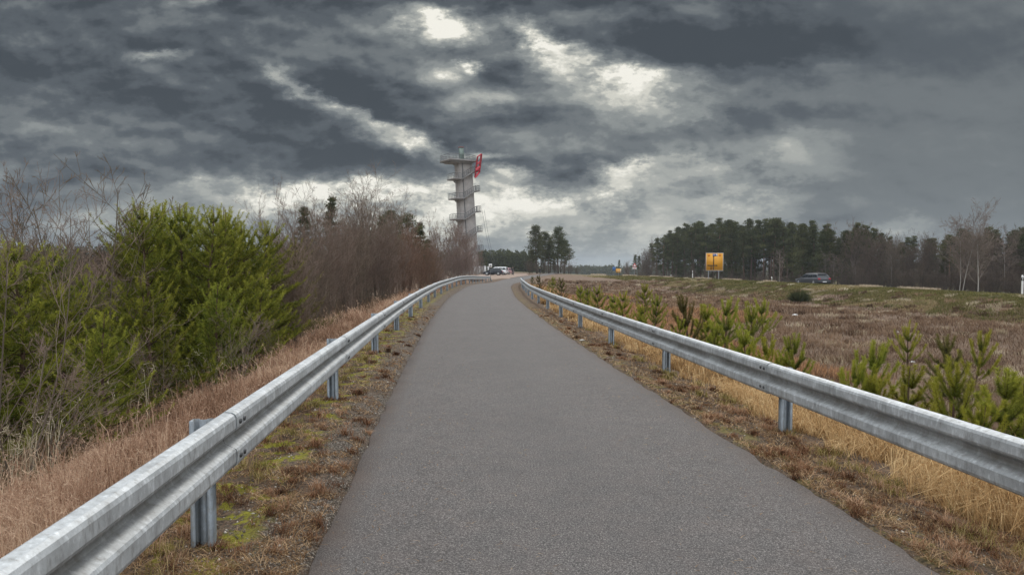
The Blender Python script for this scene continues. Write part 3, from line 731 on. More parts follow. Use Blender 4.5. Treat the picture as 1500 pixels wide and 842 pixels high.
# ---- bare shrubs
BS = {}
BSPEC = {'grey': dict(h=4, seed=21, stems=6, spread=.34, split=8, rs=.0055, tw=1.2),
         'thick': dict(h=4, seed=22, stems=10, spread=.30, split=12, rs=.0045, tw=2.6, up=.9),
         'thick2': dict(h=4, seed=23, stems=12, spread=.36, split=11, rs=.0045, tw=2.6, up=.9),
         'tall': dict(h=8, seed=24, stems=3, spread=.28, split=15, rs=.0055, tw=3.2, up=.5, base_r=.2, st0=.3),
         'sap': dict(h=5, seed=25, stems=5, spread=.15, split=11, rs=.005, tw=3, up=1.0, base_r=.35),
         'open': dict(h=4, seed=26, stems=4, spread=.38, split=11, rs=.0065, tw=1.7, up=.7)}
def bs(kind, mat, loc, h, rz, label, group, cat='bare shrub', name='bare_shrub', wid=1.0):
    key = (kind, mat.name)
    sc = h / BSPEC[kind]['h']
    if key not in BS:
        base = [k for k in BS if k[0] == kind]
        A_, B_ = bare_plant(**BSPEC[kind])
        BS[key] = make_tree(name, (A_, B_), ('stems', 'twigs'), (mat, mat), loc, label, cat, group, rz, (sc * wid, sc * wid, sc)); return BS[key]
    return dup(BS[key], loc, rz, (sc * wid, sc * wid, sc), label, group)
def bsp(kind, mat, px, Y, top, rz, label, group, **kw):
    l = onground(px, Y); return bs(kind, mat, l, (topz(top, Y) - l[2]) * 1.02, rz, label, group, **kw)
GB = 'bare shrubs left of the path'
bsp('grey', M_grey, -12, 6.4, 300, 0.3, 'tall grey bare shrub with pale stems in the lower left corner', GB)
bsp('open', M_grey, 20, 6.9, 500, 4.1, 'low grey shrub with long arching twigs over the leftmost dry grass', GB, wid=1.5)
bsp('open', M_purple, 62, 11.5, 268, 1.1, 'slender bare shrub rising behind the leftmost young pines', GB)
bsp('open', M_purple, 148, 11.0, 262, 2.6, 'wide forked bare shrub in the gap left of the dense pine clump', GB, wid=1.15)
bsp('open', M_grey, 122, 13.5, 285, 5.0, 'thin bare shrub behind the forked one in the gap', GB)
bsp('thick', M_dark, 170, 14.5, 365, 0.5, 'dark twiggy shrub low in the gap beside the pine clump', GB)
bsp('thick', M_dark, 110, 17, 372, 2.5, 'dark low shrub far back in the gap between the pines', GB)
bsp('open', M_purple, 385, 12.6, 470, 3.3, 'small bare shrub at the right foot of the green clump by the dry grass', GB, wid=.9)
bsp('thick2', M_purple, 425, 16.5, 372, .7, 'purple brown bush where the thicket meets the green pine clump', GB)
for px_, Y_k, tp_ in ((60, 20, 378), (85, 24, 374), (105, 28, 372), (128, 22, 380), (150, 26, 374), (172, 21, 376), (195, 25, 368), (215, 30, 364), (40, 30, 372), (138, 34, 374), (162, 33, 372), (0, 24, 368), (20, 27, 370)):
    bsp('thick' if px_ % 2 else 'thick2', M_purple if px_ % 3 else M_dark, px_, Y_k, tp_, px_, 'low brown bush in the gap behind the leftmost young pines', 'brown bushes in the gap', wid=1.3)
bsp('open', M_grey, 338, 10.6, 455, 5.3, 'pale twiggy shrub in front of the right half of the green clump', GB, wid=1.1)
bsp('open', M_grey, 236, 9.4, 480, 2.2, 'pale twiggy shrub in front of the left foot of the green clump', GB, wid=.9)
GT = 'bushes of the bare thicket'
lab_p = 'purple brown leafless bush packed in the bare thicket by the guard rail'
lab_r = 'reddish brown leafless bush in the far half of the thicket'
lab_d = 'dark brown leafless bush at the back of the thicket'
lab_s = 'slim grey leafless sapling in front of the leaning tower'
r_ = np.random.default_rng(5)
def xoff(Y, d): return float(Cc(Y)) + d
spots = []
Yq = 17.5; k = 0
while Yq < 78:
    for row, dd in enumerate((-6.3, -8.6, -11.6)):
        d = dd + r_.normal() * .45; Y = Yq + r_.normal() * .5 + row * 1.2
        x = xoff(Y, d); px = 750 + x / Y * 1000
        if px < 412: continue
        top = np.interp(px, [400, 440, 500, 540, 580, 620, 650, 690], [362, 338, 322, 318, 330, 345, 352, 350]) + r_.normal() * 9 + (14 if row == 0 else -4 if row == 1 else 0)
        mt, lb = (M_purple, lab_p)
        if row == 2: mt, lb = M_dark, lab_d
        elif px > 575 and px < 632: mt, lb = M_red, lab_r
        elif px >= 632: mt, lb = M_grey, lab_s
        kind = 'sap' if px >= 632 else ('thick' if k % 2 else 'thick2')
        z = float(tz(x, Y)); h = (topz(top, Y) - z) * 1.03
        bs(kind, mt, (x, Y, z), h, r_.random() * 6.28, lb, GT if px < 632 else 'grey saplings before the tower', wid=min(1.0, 4.6 / h) if kind != 'sap' else .9, cat='bare shrub' if px < 632 else 'bare sapling'); k += 1
    Yq += 2.2 + Yq * .035
for px, Y, tp in ((645, 82, 338), (655, 90, 330), (664, 86, 322), (672, 95, 326), (680, 88, 335), (688, 98, 338), (694, 102, 352), (650, 100, 345), (668, 110, 330), (684, 112, 345), (636, 76, 348), (676, 78, 342)):
    bsp('sap', M_grey, px, Y, tp, px * .7, lab_s, 'grey saplings before the tower', cat='bare sapling', name='bare_sapling')
for px, Y, tp, lb in ((520, 38, 272, 'tall bare tree whose open crown tops the thicket'), (553, 42, 282, 'second tall bare tree, its crown spreading just right of the tallest one'), (590, 55, 300, 'small bare tree showing above the red brown bushes'), (478, 33, 300, 'thin bare tree poking out near the two dark pine tops')):
    bsp('tall', M_purple, px, Y, tp, px, lb, 'bare trees in the thicket', cat='bare tree', name='bare_tree', wid=1.15)
bsp('open', M_grey, 420, 24, 278, 1.0, 'thin bare stem poking high above the start of the thicket', 'bare trees in the thicket', cat='bare tree', name='bare_tree', wid=.6)

# ---- tall pines
TP = {}
TSPEC = {'crown1': dict(h=11, seed=31, bare=.45, wid=.15, clumps=36, cr=.42, tri=.16, per=120), 'crown2': dict(h=11, seed=32, bare=.5, wid=.16, clumps=30, cr=.48), 'crown3': dict(h=11, seed=33, bare=.38, wid=.15, clumps=44, cr=.40, tri=.16, per=120),
         'crown4': dict(h=11, seed=36, bare=.55, wid=.18, clumps=24, cr=.5), 'clump': dict(h=11, seed=38, bare=.30, wid=.15, clumps=64, cr=.62, per=110), 'cone1': dict(h=10, seed=34, bare=.10, wid=.20, clumps=60, conic=1), 'cone2': dict(h=10, seed=35, bare=.2, wid=.17, clumps=52, conic=1, cr=.5)}
def tpine(kind, loc, h, rz, label, group, wid=1.0, cat='pine tree'):
    sc = h / TSPEC[kind]['h'] / 1.02; s3 = (sc * wid, sc * wid, sc)
    if kind not in TP:
        c_, t_ = tall_pine(**TSPEC[kind])
        TP[kind] = make_tree('pine_tree', (c_, t_), ('crown', 'trunk'), ([M_far, M_twig_in], M_bark), loc, label, cat, group, rz, s3); return TP[kind]
    return dup(TP[kind], loc, rz, s3, label, group)
def tpp(kind, px, Y, top, label, group, **kw):
    l = onground(px, Y); return tpine(kind, l, topz(top, Y) - l[2], px * 1.3, label, group, **kw)
G1 = 'dark pines behind the thicket'
for k_, px, Y, tp, lb in (('crown1', 447, 52, 302, 'dark pine top above the thicket, leftmost of those behind it'), ('crown3', 486, 55, 290, 'narrow dark pine top just left of the tallest bare tree'),
        ('cone2', 562, 62, 318, 'dark pine half hidden among the red brown bushes'), ('crown2', 577, 66, 308, 'round topped dark pine behind the red brown bushes'), ('crown4', 600, 70, 314, 'pine with layered open crown right of the round topped one'),
        ('crown1', 616, 74, 325, 'rightmost dark pine behind the thicket, layered crown'), ('cone1', 540, 70, 345, 'low dark pine deep behind the thicket'), ('cone1', 625, 84, 350, 'low dark pine where the thicket thins towards the tower')):
    tpp(k_, px, Y, tp, lb, G1)
G2 = 'pine clump in the middle distance'
for k_, px, Y, tp, lb in (('clump', 786, 176, 331, 'leftmost and tallest pine of the clump right of the path end'), ('clump', 797, 182, 340, 'second pine of the clump right of the path end'), ('cone2', 806, 190, 348, 'dense pine in the middle of the clump right of the path end'),
        ('clump', 818, 178, 333, 'round headed pine of the clump right of the path end'), ('clump', 827, 186, 352, 'lower pine at the right side of the clump past the path end'), ('crown4', 833, 180, 364, 'small pine at the right edge of the clump past the path end'), ('cone1', 779, 188, 366, 'low bushy pine at the left foot of the clump past the path end'), ('cone2', 812, 184, 372, 'short bushy pine under the round headed one of the clump'), ('cone1', 795, 178, 376, 'short dark pine under the tallest of the clump'), ('crown3', 792, 192, 345, 'dark pine filling the left half of the clump past the path end'), ('crown3', 804, 180, 354, 'mid height pine in the heart of the clump past the path end'), ('crown1', 822, 192, 345, 'dark pine filling the right half of the clump past the path end')):
    tpp(k_, px, Y, tp, lb, G2, wid=1.25)
for px, tp in ((776, 380), (788, 384), (801, 382), (814, 385), (826, 380), (836, 386), (845, 390)):
    bsp('thick', M_dark, px, 174, tp, px, 'dark leafless bush at the foot of the pine clump past the path end', 'bushes under the pine clump', wid=1.6)
# ---- forest beyond the highway
lab_f = {'crown': 'dark pine with bare lower trunk in the forest beyond the highway',
         'cone': 'dense green pine branched to the ground in the forest beyond the highway',
         'bare': 'brown leafless tree among the pines beyond the highway'}
def fY(px, row): return np.interp(px, [905, 930, 960, 1050, 1200, 1350, 1500, 1620], [300, 250, 212, 172, 142, 122, 104, 96]) + row
def ftop(px): return np.interp(px, [905, 925, 945, 965, 985, 1010, 1050, 1100, 1150, 1200, 1240, 1255, 1290, 1315, 1340, 1400, 1500, 1620], [384, 370, 366, 342, 336, 328, 322, 319, 324, 328, 330, 322, 338, 352, 344, 338, 330, 325])
px = 908.; n_f = 0
while px < 1600:
    for row, ro in enumerate((0, 9)):
        p_ = px + r_.normal() * 4 + row * 3; Y = float(fY(p_, ro)) + r_.normal() * 2
        tp = float(ftop(p_)) + abs(r_.normal()) * 9 + 7 * math.sin(p_ * .11) * (row == 0) - (2 if row == 1 else 0) + (4 if row == 2 else 0)
        brown = (p_ > 1215 and r_.random() < (.5 if row == 0 else .25)) or (915 < p_ < 962 and r_.random() < .7)
        if brown:
            l = onground(p_, Y); bs('thick' if n_f % 2 else 'thick2', M_dark, l, (topz(tp + 6, Y) - l[2]), r_.random() * 6, lab_f['bare'], 'leafless trees in the far forest', cat='bare tree', name='bare_tree', wid=.85)
        else:
            dense = 1010 < p_ < 1300
            kd = r_.choice(['crown1', 'crown2', 'crown3', 'crown4'] if (row == 0 and r_.random() < .75 and not (1150 < p_ < 1260)) else (['cone1', 'cone2', 'crown3'] if dense or row else ['crown1', 'crown3', 'cone2']))
            tpine(kd, onground(p_, Y), topz(tp, Y) - float(tz(gx(p_, Y), Y)), r_.random() * 6.28, lab_f['cone' if kd.startswith('cone') else 'crown'], 'pines in the far forest', wid=.95 + .3 * r_.random())
        n_f += 1
    px += 8.6 + (1.5 if px > 1300 else 0)
# brushy undergrowth at the forest foot
for px in np.arange(925, 1600, 10):
    p_ = px + r_.normal() * 4; Y = float(fY(p_, -5)); l = onground(p_, Y)
    bs('thick', M_dark, l, (3.2 + 2.2 * r_.random()) * (1.0 if px > 1200 else .75), r_.random() * 6, 'dark leafless bush at the foot of the forest beyond the highway', 'bushes at the forest foot', wid=1.2)
for px in np.arange(985, 1600, 13):
    p_ = px + r_.normal() * 4; Y = float(fY(p_, 14)); l = onground(p_, Y)
    bs('thick2', M_dark, l, 4.8 + 1.6 * r_.random(), r_.random() * 6, 'dark leafless bush at the foot of the forest beyond the highway', 'bushes at the forest foot', wid=1.3)
def birch(name, seed, h, px, Y, lab, stems=1, split=24, spread=.12):
    A_, B_ = bare_plant(h=h * 1.05, seed=seed, stems=stems, spread=spread, split=split * 2, rs=.0062, tw=7, levels=3, up=.75, droop=.30, base_r=.15, stem_tint=.05, st0=.25, curl=.04)
    l = onground(px, Y); return make_tree(name, (A_, B_), ('trunk', 'crown'), (M_birch, M_birch2), l, lab, 'birch tree', 'bare birches')
birch('birch_tree', 41, 10.2, 1406, 84, 'white trunked bare birch forking low, left of the pair beyond the highway', 2, 24, .16)
birch('birch_tree', 42, 10.6, 1430, 82, 'white trunked bare birch with dense drooping crown, right of the pair beyond the highway', 1, 30, .1)
sb = birch('birch_tree', 43, 7.5, 1141, 128, 'thin pale birch trunk in the forest edge just left of the grey car roof', 1, 12, .06)
for px, h, lb in ((1210, 7.6, 'thin pale birch stem right behind the tail of the grey car'), (1222, 7.0, 'slim pale birch just right of the grey car'), (1232, 6.5, 'crooked pale birch, second one right of the grey car'), (1306, 7.8, 'lone thin pale birch in the brown part of the forest'), (1252, 6.0, 'short pale birch between the grey car and the brown forest'), (1385, 7.4, 'thin birch just left of the white trunked pair'), (1474, 8.8, 'bare birch near the right border of the photo')):
    l = onground(px, float(fY(px, -3))); dup(sb, l, px, h / 7.5, lb)
# far treelines
def treeline(name, pts, lab, n, hmin, hmax, dep, mat, tri=.8):
    mbx = MB(); pts = np.array(pts, float); r = np.random.default_rng(len(pts) + n)
    t = r.random(n) * (len(pts) - 1); x = np.interp(t, np.arange(len(pts)), pts[:, 0]); y = np.interp(t, np.arange(len(pts)), pts[:, 1]) + r.random(n) * dep
    h = hmin + (hmax - hmin) * r.random(n) ** 1.5; z0 = tz(x, y)
    for f in np.linspace(.05, .98, 14):
        m = 9; w = .21 * h * (1.12 - f) ** .7
        q = r.normal(size=(n, m, 3)) * np.stack([w, w, h * .04], -1)[:, None] * .8
        c = np.stack([x, y, z0 + h * f], -1)[:, None] + q
        up = unit(r.normal(size=c.shape) + np.array([0, 0, .9])); ww = unit(np.cross(up, r.normal(size=c.shape))) * tri * .45
        V = np.stack([c - ww, c + ww, c + up * tri], 2).reshape(-1, 3)
        mbx.add(V, tri=np.arange(len(V)).reshape(-1, 3), tint=np.repeat(np.clip(r.normal(size=n * m) * .15 + .4, 0, 1), 3))
    o = mbx.obj(name, mat); tag(o, lab, 'far forest', None, 'stuff'); return o
treeline('far_treeline', [(gx(560, 300), 300), (gx(700, 270), 270), (gx(740, 262), 262), (gx(785, 260), 260)], 'dark far pine wood behind the parked cars', 330, 5, 8.6, 25, M_far, .7)
treeline('distant_treeline', [(gx(770, 620), 620), (gx(850, 640), 640), (gx(900, 600), 600), (gx(990, 520), 520)], 'bluish distant wood on the horizon between pine clump and forest', 420, 9, 13.5, 60, M_far, 1.3)
treeline('left_wood', [(-330, 150), (-210, 200), (-120, 260), (gx(560, 330), 330)], 'far brown and green wood behind the pines on the left', 900, 5, 9, 60, M_far, .9)

# ---- pine saplings on the heath right of the path
SP = {}
SSPEC = {'s1': dict(h=1.5, seed=51, years=4, spread=.28, per=150, nl=.065, nw=.006, dens=.12, low=.15, fwd=1.0), 's2': dict(h=1.2, seed=52, years=3, spread=.34, per=150, nl=.065, nw=.006, dens=.08, low=.2, fwd=1.0), 's3': dict(h=1.8, seed=53, years=5, spread=.30, per=130, nl=.065, nw=.006, dens=.22, low=.1, fwd=1.0),
         's4': dict(h=1.0, seed=54, years=3, spread=.42, per=130, nl=.065, nw=.006, dens=.12, low=.15, fwd=1.0)}
def sap(kind, loc, h, rz, label, group, mt):
    key = (kind, mt.name); sc = h / SSPEC[kind].get('top', SSPEC[kind]['h'])
    if key not in SP:
        c_, t_ = young_pine(**{a_: b_ for a_, b_ in SSPEC[kind].items() if a_ != 'top'}); SSPEC[kind]['top'] = float(np.concatenate(c_.v)[:, 2].max()); sc = h / SSPEC[kind]['top']; SP[key] = make_tree('pine_sapling', (c_, t_), ('crown', 'trunk'), ([mt, M_twig_in], M_bark), loc, label, 'pine sapling', group, rz, sc); return SP[key]
    return dup(SP[key], loc, rz, sc, label, group)
def spp(kind, px, Y, top, lab, mt=None):
    l = onground(px, Y); o_ = sap(kind, l, max(.3, topz(top, Y) - l[2]), px * .37, lab, 'pine saplings on the heath', mt or M_needle_y)
    w_ = .8 + .5 * ((px * 13) % 17) / 17; o_.scale = (o_.scale[0] * w_, o_.scale[1] * w_ * 1.1, o_.scale[2]); o_.rotation_euler = (R(((px * 7) % 19) - 9), R(((px * 5) % 17) - 8), px * .37)
for a in [
 ('s3', 1065, 13.2, 432, 'tallest deep green pine sapling, poking over the middle of the right rail', M_needle),
 ('s1', 1042, 12.6, 470, 'small green sapling touching the left side of the tallest sapling', M_needle),
 ('s1', 1098, 12.5, 478, 'yellow green sapling at the right foot of the tallest sapling'),
 ('s2', 1125, 11.8, 488, 'short bright sapling between the tallest one and the dark tufted one'),
 ('s1', 1170, 10.6, 486, 'dark tufted sapling just over the rail, in front of the white litter', M_needle),
 ('s4', 1142, 11.0, 508, 'low sapling peeping over the rail left of the dark tufted one'),
 ('s2', 1262, 9.2, 488, 'thin yellow green sapling with a bent leader over the right rail'),
 ('s2', 1245, 9.0, 520, 'bushy yellow sapling hugging the thin one with the bent leader'),
 ('s4', 1283, 8.8, 535, 'low yellow sapling right behind the rail, right of the bent leader'),
 ('s1', 1322, 8.4, 528, 'small sapling with dark heart behind the right rail'),
 ('s2', 1402, 7.7, 520, 'bright yellow green sapling with thick upright shoots over the rail'),
 ('s1', 1472, 7.4, 528, 'big deep green sapling at the right border of the photo', M_needle),
 ('s2', 1497, 7.9, 540, 'green sapling cut off by the right border of the photo', M_needle),
 ('s4', 1432, 7.2, 572, 'low sapling wedged between the bright one and the big green one'),
 ('s3', 1400, 13.5, 486, 'dull green thin sapling standing back on the heath', M_needle_b),
 ('s2', 1432, 17.0, 478, 'flat topped small sapling standing alone on the heath near the right border'),
 ('s4', 1330, 21.0, 466, 'round bright green sapling alone on the brown slope beside a scrap of litter'),
 ('s1', 1015, 15.8, 425, 'dull green sapling left behind the tallest sapling', M_needle_b),
 ('s1', 1033, 17.0, 440, 'yellowish sapling in the second row behind the tallest sapling'),
 ('s1', 994, 14.0, 462, 'dark low sapling at the rail left of the tallest sapling', M_needle),
 ('s3', 955, 18.5, 428, 'dense green sapling standing over the rail with a white sign post far behind', M_needle),
 ('s1', 940, 19.5, 445, 'low sapling at the left of the dense one'),
 ('s3', 915, 22.0, 424, 'broad yellow green sapling, right one of a broad pair over the rail'),
 ('s3', 902, 24.0, 430, 'broad green sapling, left one of a broad pair over the rail', M_needle),
 ('s3', 881, 25.0, 416, 'slim dark sapling with pointed top over the far half of the rail', M_needle),
 ('s3', 851, 29.0, 417, 'yellow green sapling nearest to the sandy grass patch'),
 ('s3', 862, 27.0, 420, 'bushy sapling left of the slim dark one'),
 ('s1', 945, 43.0, 413, 'wide low yellow sapling back on the heath under the warning sign'),
 ('s4', 1100, 24.0, 438, 'small pale sapling on the heath below the big yellow sign'),
 ('s4', 1120, 30.0, 432, 'tiny pale sapling near the dark broom bush'),
 ('s3', 792, 52.0, 402, 'olive sapling near the far end of the right rail', M_needle_b),
 ('s3', 806, 47.0, 403, 'yellow olive sapling right of the far rail bend'),
 ('s3', 822, 42.0, 405, 'olive sapling at the edge of the sandy grass patch', M_needle_b),
 ('s1', 780, 60.0, 404, 'low olive sapling tucked behind the far rail bend', M_needle_b),
]: spp(*a)
# dark broom bush
l = onground(1172, 60, -.05)
bm_ = MB(); r = np.random.default_rng(8); n = 2600
az = r.random(n) * 6.28; sp_ = r.random(n) ** .6 * (.9 + .35 * np.sin(az * 3 + 1)); d_ = unit(np.stack([np.cos(az) * sp_, np.sin(az) * sp_, np.ones(n) * (1.1 - sp_ * .6)], -1)); L_ = (.7 + .7 * r.random(n))[:, None]
b0 = np.stack([np.cos(az) * .15, np.sin(az) * .15, np.zeros(n)], -1); ww = unit(np.cross(d_, r.normal(size=(n, 3)))) * .018
bm_.add(np.stack([b0 - ww, b0 + ww, b0 + d_ * L_ * 1.0], 1).reshape(-1, 3), tri=np.arange(3 * n).reshape(-1, 3), tint=np.repeat(r.random(n) * .5, 3))
br = bm_.obj('broom_bush', M_far, None, l); tag(br, 'dark round broom bush on the bank just below the grey car', 'bush')

# ------------------------------------------------------------------ grasses (nobody could count them)
def blades(name, x, y, h, w, lean, mat, label, tint=None, droop=.5, seed=1, head=0, z=None, cat='grass', az=None):
    r = np.random.default_rng(seed); n = len(x); z = tz(x, y) - .01 if z is None else z
    az = r.random(n) * 6.28 if az is None else az + r.normal(size=n) * .75; ln = lean * (.3 + r.random(n)); L_ = np.stack([np.cos(az) * ln, np.sin(az) * ln, np.ones(n)], -1)
    P0 = np.stack([x, y, z], -1); s = np.random.default_rng(seed + 1)
    wd = np.stack([np.cos(az + 1.57 + s.normal(size=n) * .6), np.sin(az + 1.57), np.zeros(n)], -1) * (w / 2)[:, None]
    h_ = h[:, None]
    P1 = P0 + np.stack([L_[:, 0] * .35, L_[:, 1] * .35, L_[:, 2] * .55], -1) * h_
    P2 = P0 + np.stack([L_[:, 0], L_[:, 1], 1 - droop * ln * .8], -1) * h_
    V = np.stack([P0 - wd, P0 + wd, P1 - wd * .8, P1 + wd * .8, P2], 1)
    m = MB(); i = np.arange(n) * 5
    T = np.clip((tint if tint is not None else r.random(n)), 0, 1)
    TT = np.repeat(T, 5)
    m.add(V.reshape(-1, 3), tri=np.stack([i + 2, i + 3, i + 4], -1), quad=np.stack([i, i + 1, i + 3, i + 2], -1), tint=TT)
    if head:                     # loose seed panicles near the tips
        k = head; sel = r.random(n) < .5; q = int(sel.sum()); B = P1[sel][:, None] + (P2 - P1)[sel][:, None] * (.35 + .65 * r.random((q, k, 1)))
        dv = unit(r.normal(size=(q, k, 3)) + np.array([0, 0, .5])); lw = h[sel][:, None, None] * .07 * (.5 + r.random((q, k, 1)))
        wv_ = unit(np.cross(dv, r.normal(size=dv.shape))) * (w[sel] * .55)[:, None, None]
        V2 = np.stack([B - wv_, B + wv_, B + dv * lw], 2).reshape(-1, 3)
        m.add(V2, tri=np.arange(len(V2)).reshape(-1, 3), tint=np.repeat(np.clip(T[sel] + .15, 0, 1), k * 3))
    o = m.obj(name, mat); tag(o, label, cat, None, 'stuff'); return o
def sampY(n, y0, y1, p, r):      # pdf ~ y^-p
    uu = r.random(n); e = 1 - p
    return (y0 ** e + uu * (y1 ** e - y0 ** e)) ** (1 / e)
r = np.random.default_rng(77)
M_drypink = mat_tint('dry_grass_left', (.15, .09, .055), (.37, .24, .155), (.62, .47, .33), .3, rand=0)
M_dryor = mat_tint('dry_grass_right', (.18, .10, .05), (.47, .28, .14), (.68, .48, .28), .3, rand=0)
M_heath = mat_tint('heath', (.085, .058, .040), (.195, .13, .085), (.36, .25, .15), .15, rand=0)
M_green = mat_tint('bank_grass', (.07, .075, .022), (.17, .155, .06), (.36, .29, .16), .25, rand=0)
M_pale = mat_tint('pale_tufts', (.35, .28, .19), (.50, .42, .30), (.64, .56, .43), .3, rand=0)
M_litter = mat_tint('plant_litter', (.07, .038, .022), (.23, .125, .065), (.50, .35, .22), .1, rand=0)
# left verge
def clumped(n, y0, y1, p, d0, dr, pw, sgn, r, per=45):
    k = n // per; cy = sampY(k, y0, y1, p, r); cd = sgn * (d0 + dr * r.random(k) ** pw); cx = Cc(cy) + cd
    sp = (.035 + .05 * r.random(k)) * (1 + cy * .04)
    x = (cx[:, None] + r.normal(size=(k, per)) * sp[:, None]).ravel(); y = (cy[:, None] + r.normal(size=(k, per)) * sp[:, None]).ravel()
    return x, np.maximum(y, .8), np.repeat(r.random(k), per), np.repeat(r.random(k) * 6.28, per)
n = 210000; x, Y, cl_h, cl_a = clumped(n, 1.2, 75, 1.75, 2.42, 4.0, .85, -1, r); d = x - Cc(Y)
keep = (vnoise(x * 1.6, Y * 1.6, 3) > .22 - .1 * (d < -2.8)) & ((-d - 2.3) * 1.6 > vnoise(x * 3, Y * 3, 8) * .9)
x, Y, d, cl_h, cl_a = x[keep], Y[keep], d[keep], cl_h[keep], cl_a[keep]; n = len(x); hn = vnoise(x * .8, Y * .8, 5)
h = (.06 + .50 * hn * cl_h * 1.3 + .16 * r.random(n) + .35 * (r.random(n) < .04)) * np.interp(-d, [2.4, 3.1, 6.4], [.4, .8, 1.15])
blades('dry_grass', x, Y, h, np.maximum(.0022, .00085 * Y), .55, M_drypink, 'pinkish tan dry grass along the outside of the left guard rail', np.clip(.02 + .55 * vnoise(x * .9, Y * .9, 12) + .45 * (cl_h * 7.3 % 1) + r.normal(size=n) * .2, 0, 1), .6, 11, head=4, az=cl_a)
# tall reedy stems by the foreground pines
n = 900; Y = 4.5 + 8 * r.random(n); d = -(4.6 + 1.7 * r.random(n)); x = Cc(Y) + d; k_ = vnoise(x * 1.3, Y * 1.3, 66) > .45; x, Y = x[k_], Y[k_]; n = len(x)
blades('reed_grass', x, Y, .7 + .5 * r.random(n), np.full(n, .007), .35, M_pale, 'tall pale grass stems in front of the leftmost young pines', None, .9, 12, head=6)
# undergrowth beneath thicket
n = 60000; Y = sampY(n, 4.5, 90, 1.5, r); d = -(5.2 + 9 * r.random(n)); x = Cc(Y) + d
blades('undergrowth', x, Y, .25 + .6 * r.random(n), np.maximum(.004, .0009 * Y), .9, M_heath, 'dead brown undergrowth beneath pines and bare thicket', r.random(n) * .6, .3, 13, cat='undergrowth')
# right strip
n = 135000; x, Y, cl_h, cl_a = clumped(n, 2.0, 70, 1.7, 2.52, 2.7, .9, 1, r); d = x - Cc(Y)
keep = ((d - 2.36) * 1.3 > vnoise(x * 2.2, Y * 2.2, 9) * .95); x, Y, d, cl_h, cl_a = x[keep], Y[keep], d[keep], cl_h[keep], cl_a[keep]; n = len(x)
h = (.05 + .46 * vnoise(x * .9, Y * .9, 15) * cl_h * 1.2 + .14 * r.random(n) + .25 * (r.random(n) < .04)) * np.interp(d, [2.3, 3, 5], [.5, 1, 1.1])
blades('dry_grass', x, Y, h, np.maximum(.0022, .00085 * Y), .95, M_dryor, 'orange tan dry grass beneath and behind the right guard rail', np.clip(.05 + .5 * vnoise(x * .7, Y * .7, 31) + .45 * (cl_h * 7.3 % 1) + r.normal(size=n) * .2, 0, 1), .85, 14, head=3, az=cl_a)
# heath
n = 230000; Y = sampY(n, 4, 112, 1.15, r); s_ = r.random(n); xa = Cc(Y) + 4.2; xb = Hh(Y) - 4; x = xa + (xb - xa) * s_
keep = (np.abs(x / Y) < 1.0) & (vnoise(x * .55, Y * .55, 40) * .6 + vnoise(x * 2, Y * 2, 41) * .4 > .30); x, Y = x[keep], Y[keep]; n = len(x)
tn = np.clip(.05 + .5 * vnoise(x * .22, Y * .22, 42) + .3 * vnoise(x * 1.1, Y * 1.1, 44) + r.normal(size=n) * .12, 0, 1)
hd = x - Hh(Y); h = (.10 + .32 * vnoise(x * .45, Y * .45, 43) * r.random(n) + .06) * np.interp(hd, [-12, -7, -4], [1, .6, .35])
blades('heath_plants', x, Y, h, np.maximum(.004, .0006 * Y), 1.5, M_heath, 'purplish brown heath growing over the hollow between path and highway', tn, .2, 15, cat='heath')
# tussocks that stand out from the heath, and some on the bank
for (nm_, k, mt_, s0, s1, hh_, lb_, sd2, tb) in (('heath_tussocks', 1500, M_heath, 0., .93, .30, 'taller brown tussocks scattered through the heath', 24, .15), ('straw_tussocks', 650, M_pale, .0, 1.0, .22, 'straw coloured tussocks scattered over heath and bank', 25, .2), ('bank_tussocks', 700, M_green, .72, 1.0, .20, 'dark green and brown tufts on the highway bank', 26, .1)):
    cy = sampY(k, 6, 110, 1.25, r); sx = s0 + (s1 - s0) * r.random(k); cx = (Cc(cy) + 4.2) + (Hh(cy) - 1.0 - Cc(cy) - 4.2) * sx
    ok = np.abs(cx / cy) < 1.0; cy, cx = cy[ok], cx[ok]; k = len(cx); rep = 50; wd_ = (.10 + .22 * r.random(k))[:, None]
    X2 = (cx[:, None] + r.normal(size=(k, rep)) * wd_).ravel(); Y2 = (cy[:, None] + r.normal(size=(k, rep)) * wd_).ravel()
    blades(nm_, X2, Y2, np.repeat(hh_ * (.5 + 1.1 * r.random(k)), rep) * (.5 + .7 * r.random(k * rep)), np.maximum(.004, .0007 * Y2), .8, mt_, lb_, np.repeat(tb + .55 * r.random(k), rep) + r.normal(size=k * rep) * .1, .4, sd2, az=np.repeat(r.random(k) * 6.28, rep))
# sandy pale grass patches on heath
n = 70000; Y = sampY(n, 18, 85, 1.1, r); x = Cc(Y) + 4 + (15) * r.random(n)
keep = (vnoise(x * .16 + 3, Y * .07, 55) > np.interp(x - Cc(Y), [4, 19], [.28, .8])); x, Y = x[keep], Y[keep]; n = len(x)
blades('sandy_grass', x, Y, .2 + .25 * r.random(n), np.maximum(.004, .0008 * Y), .5, M_dryor, 'sandy orange grass patches on the far heath', np.clip(.35 + r.normal(size=n) * .22, 0, 1), .4, 16)
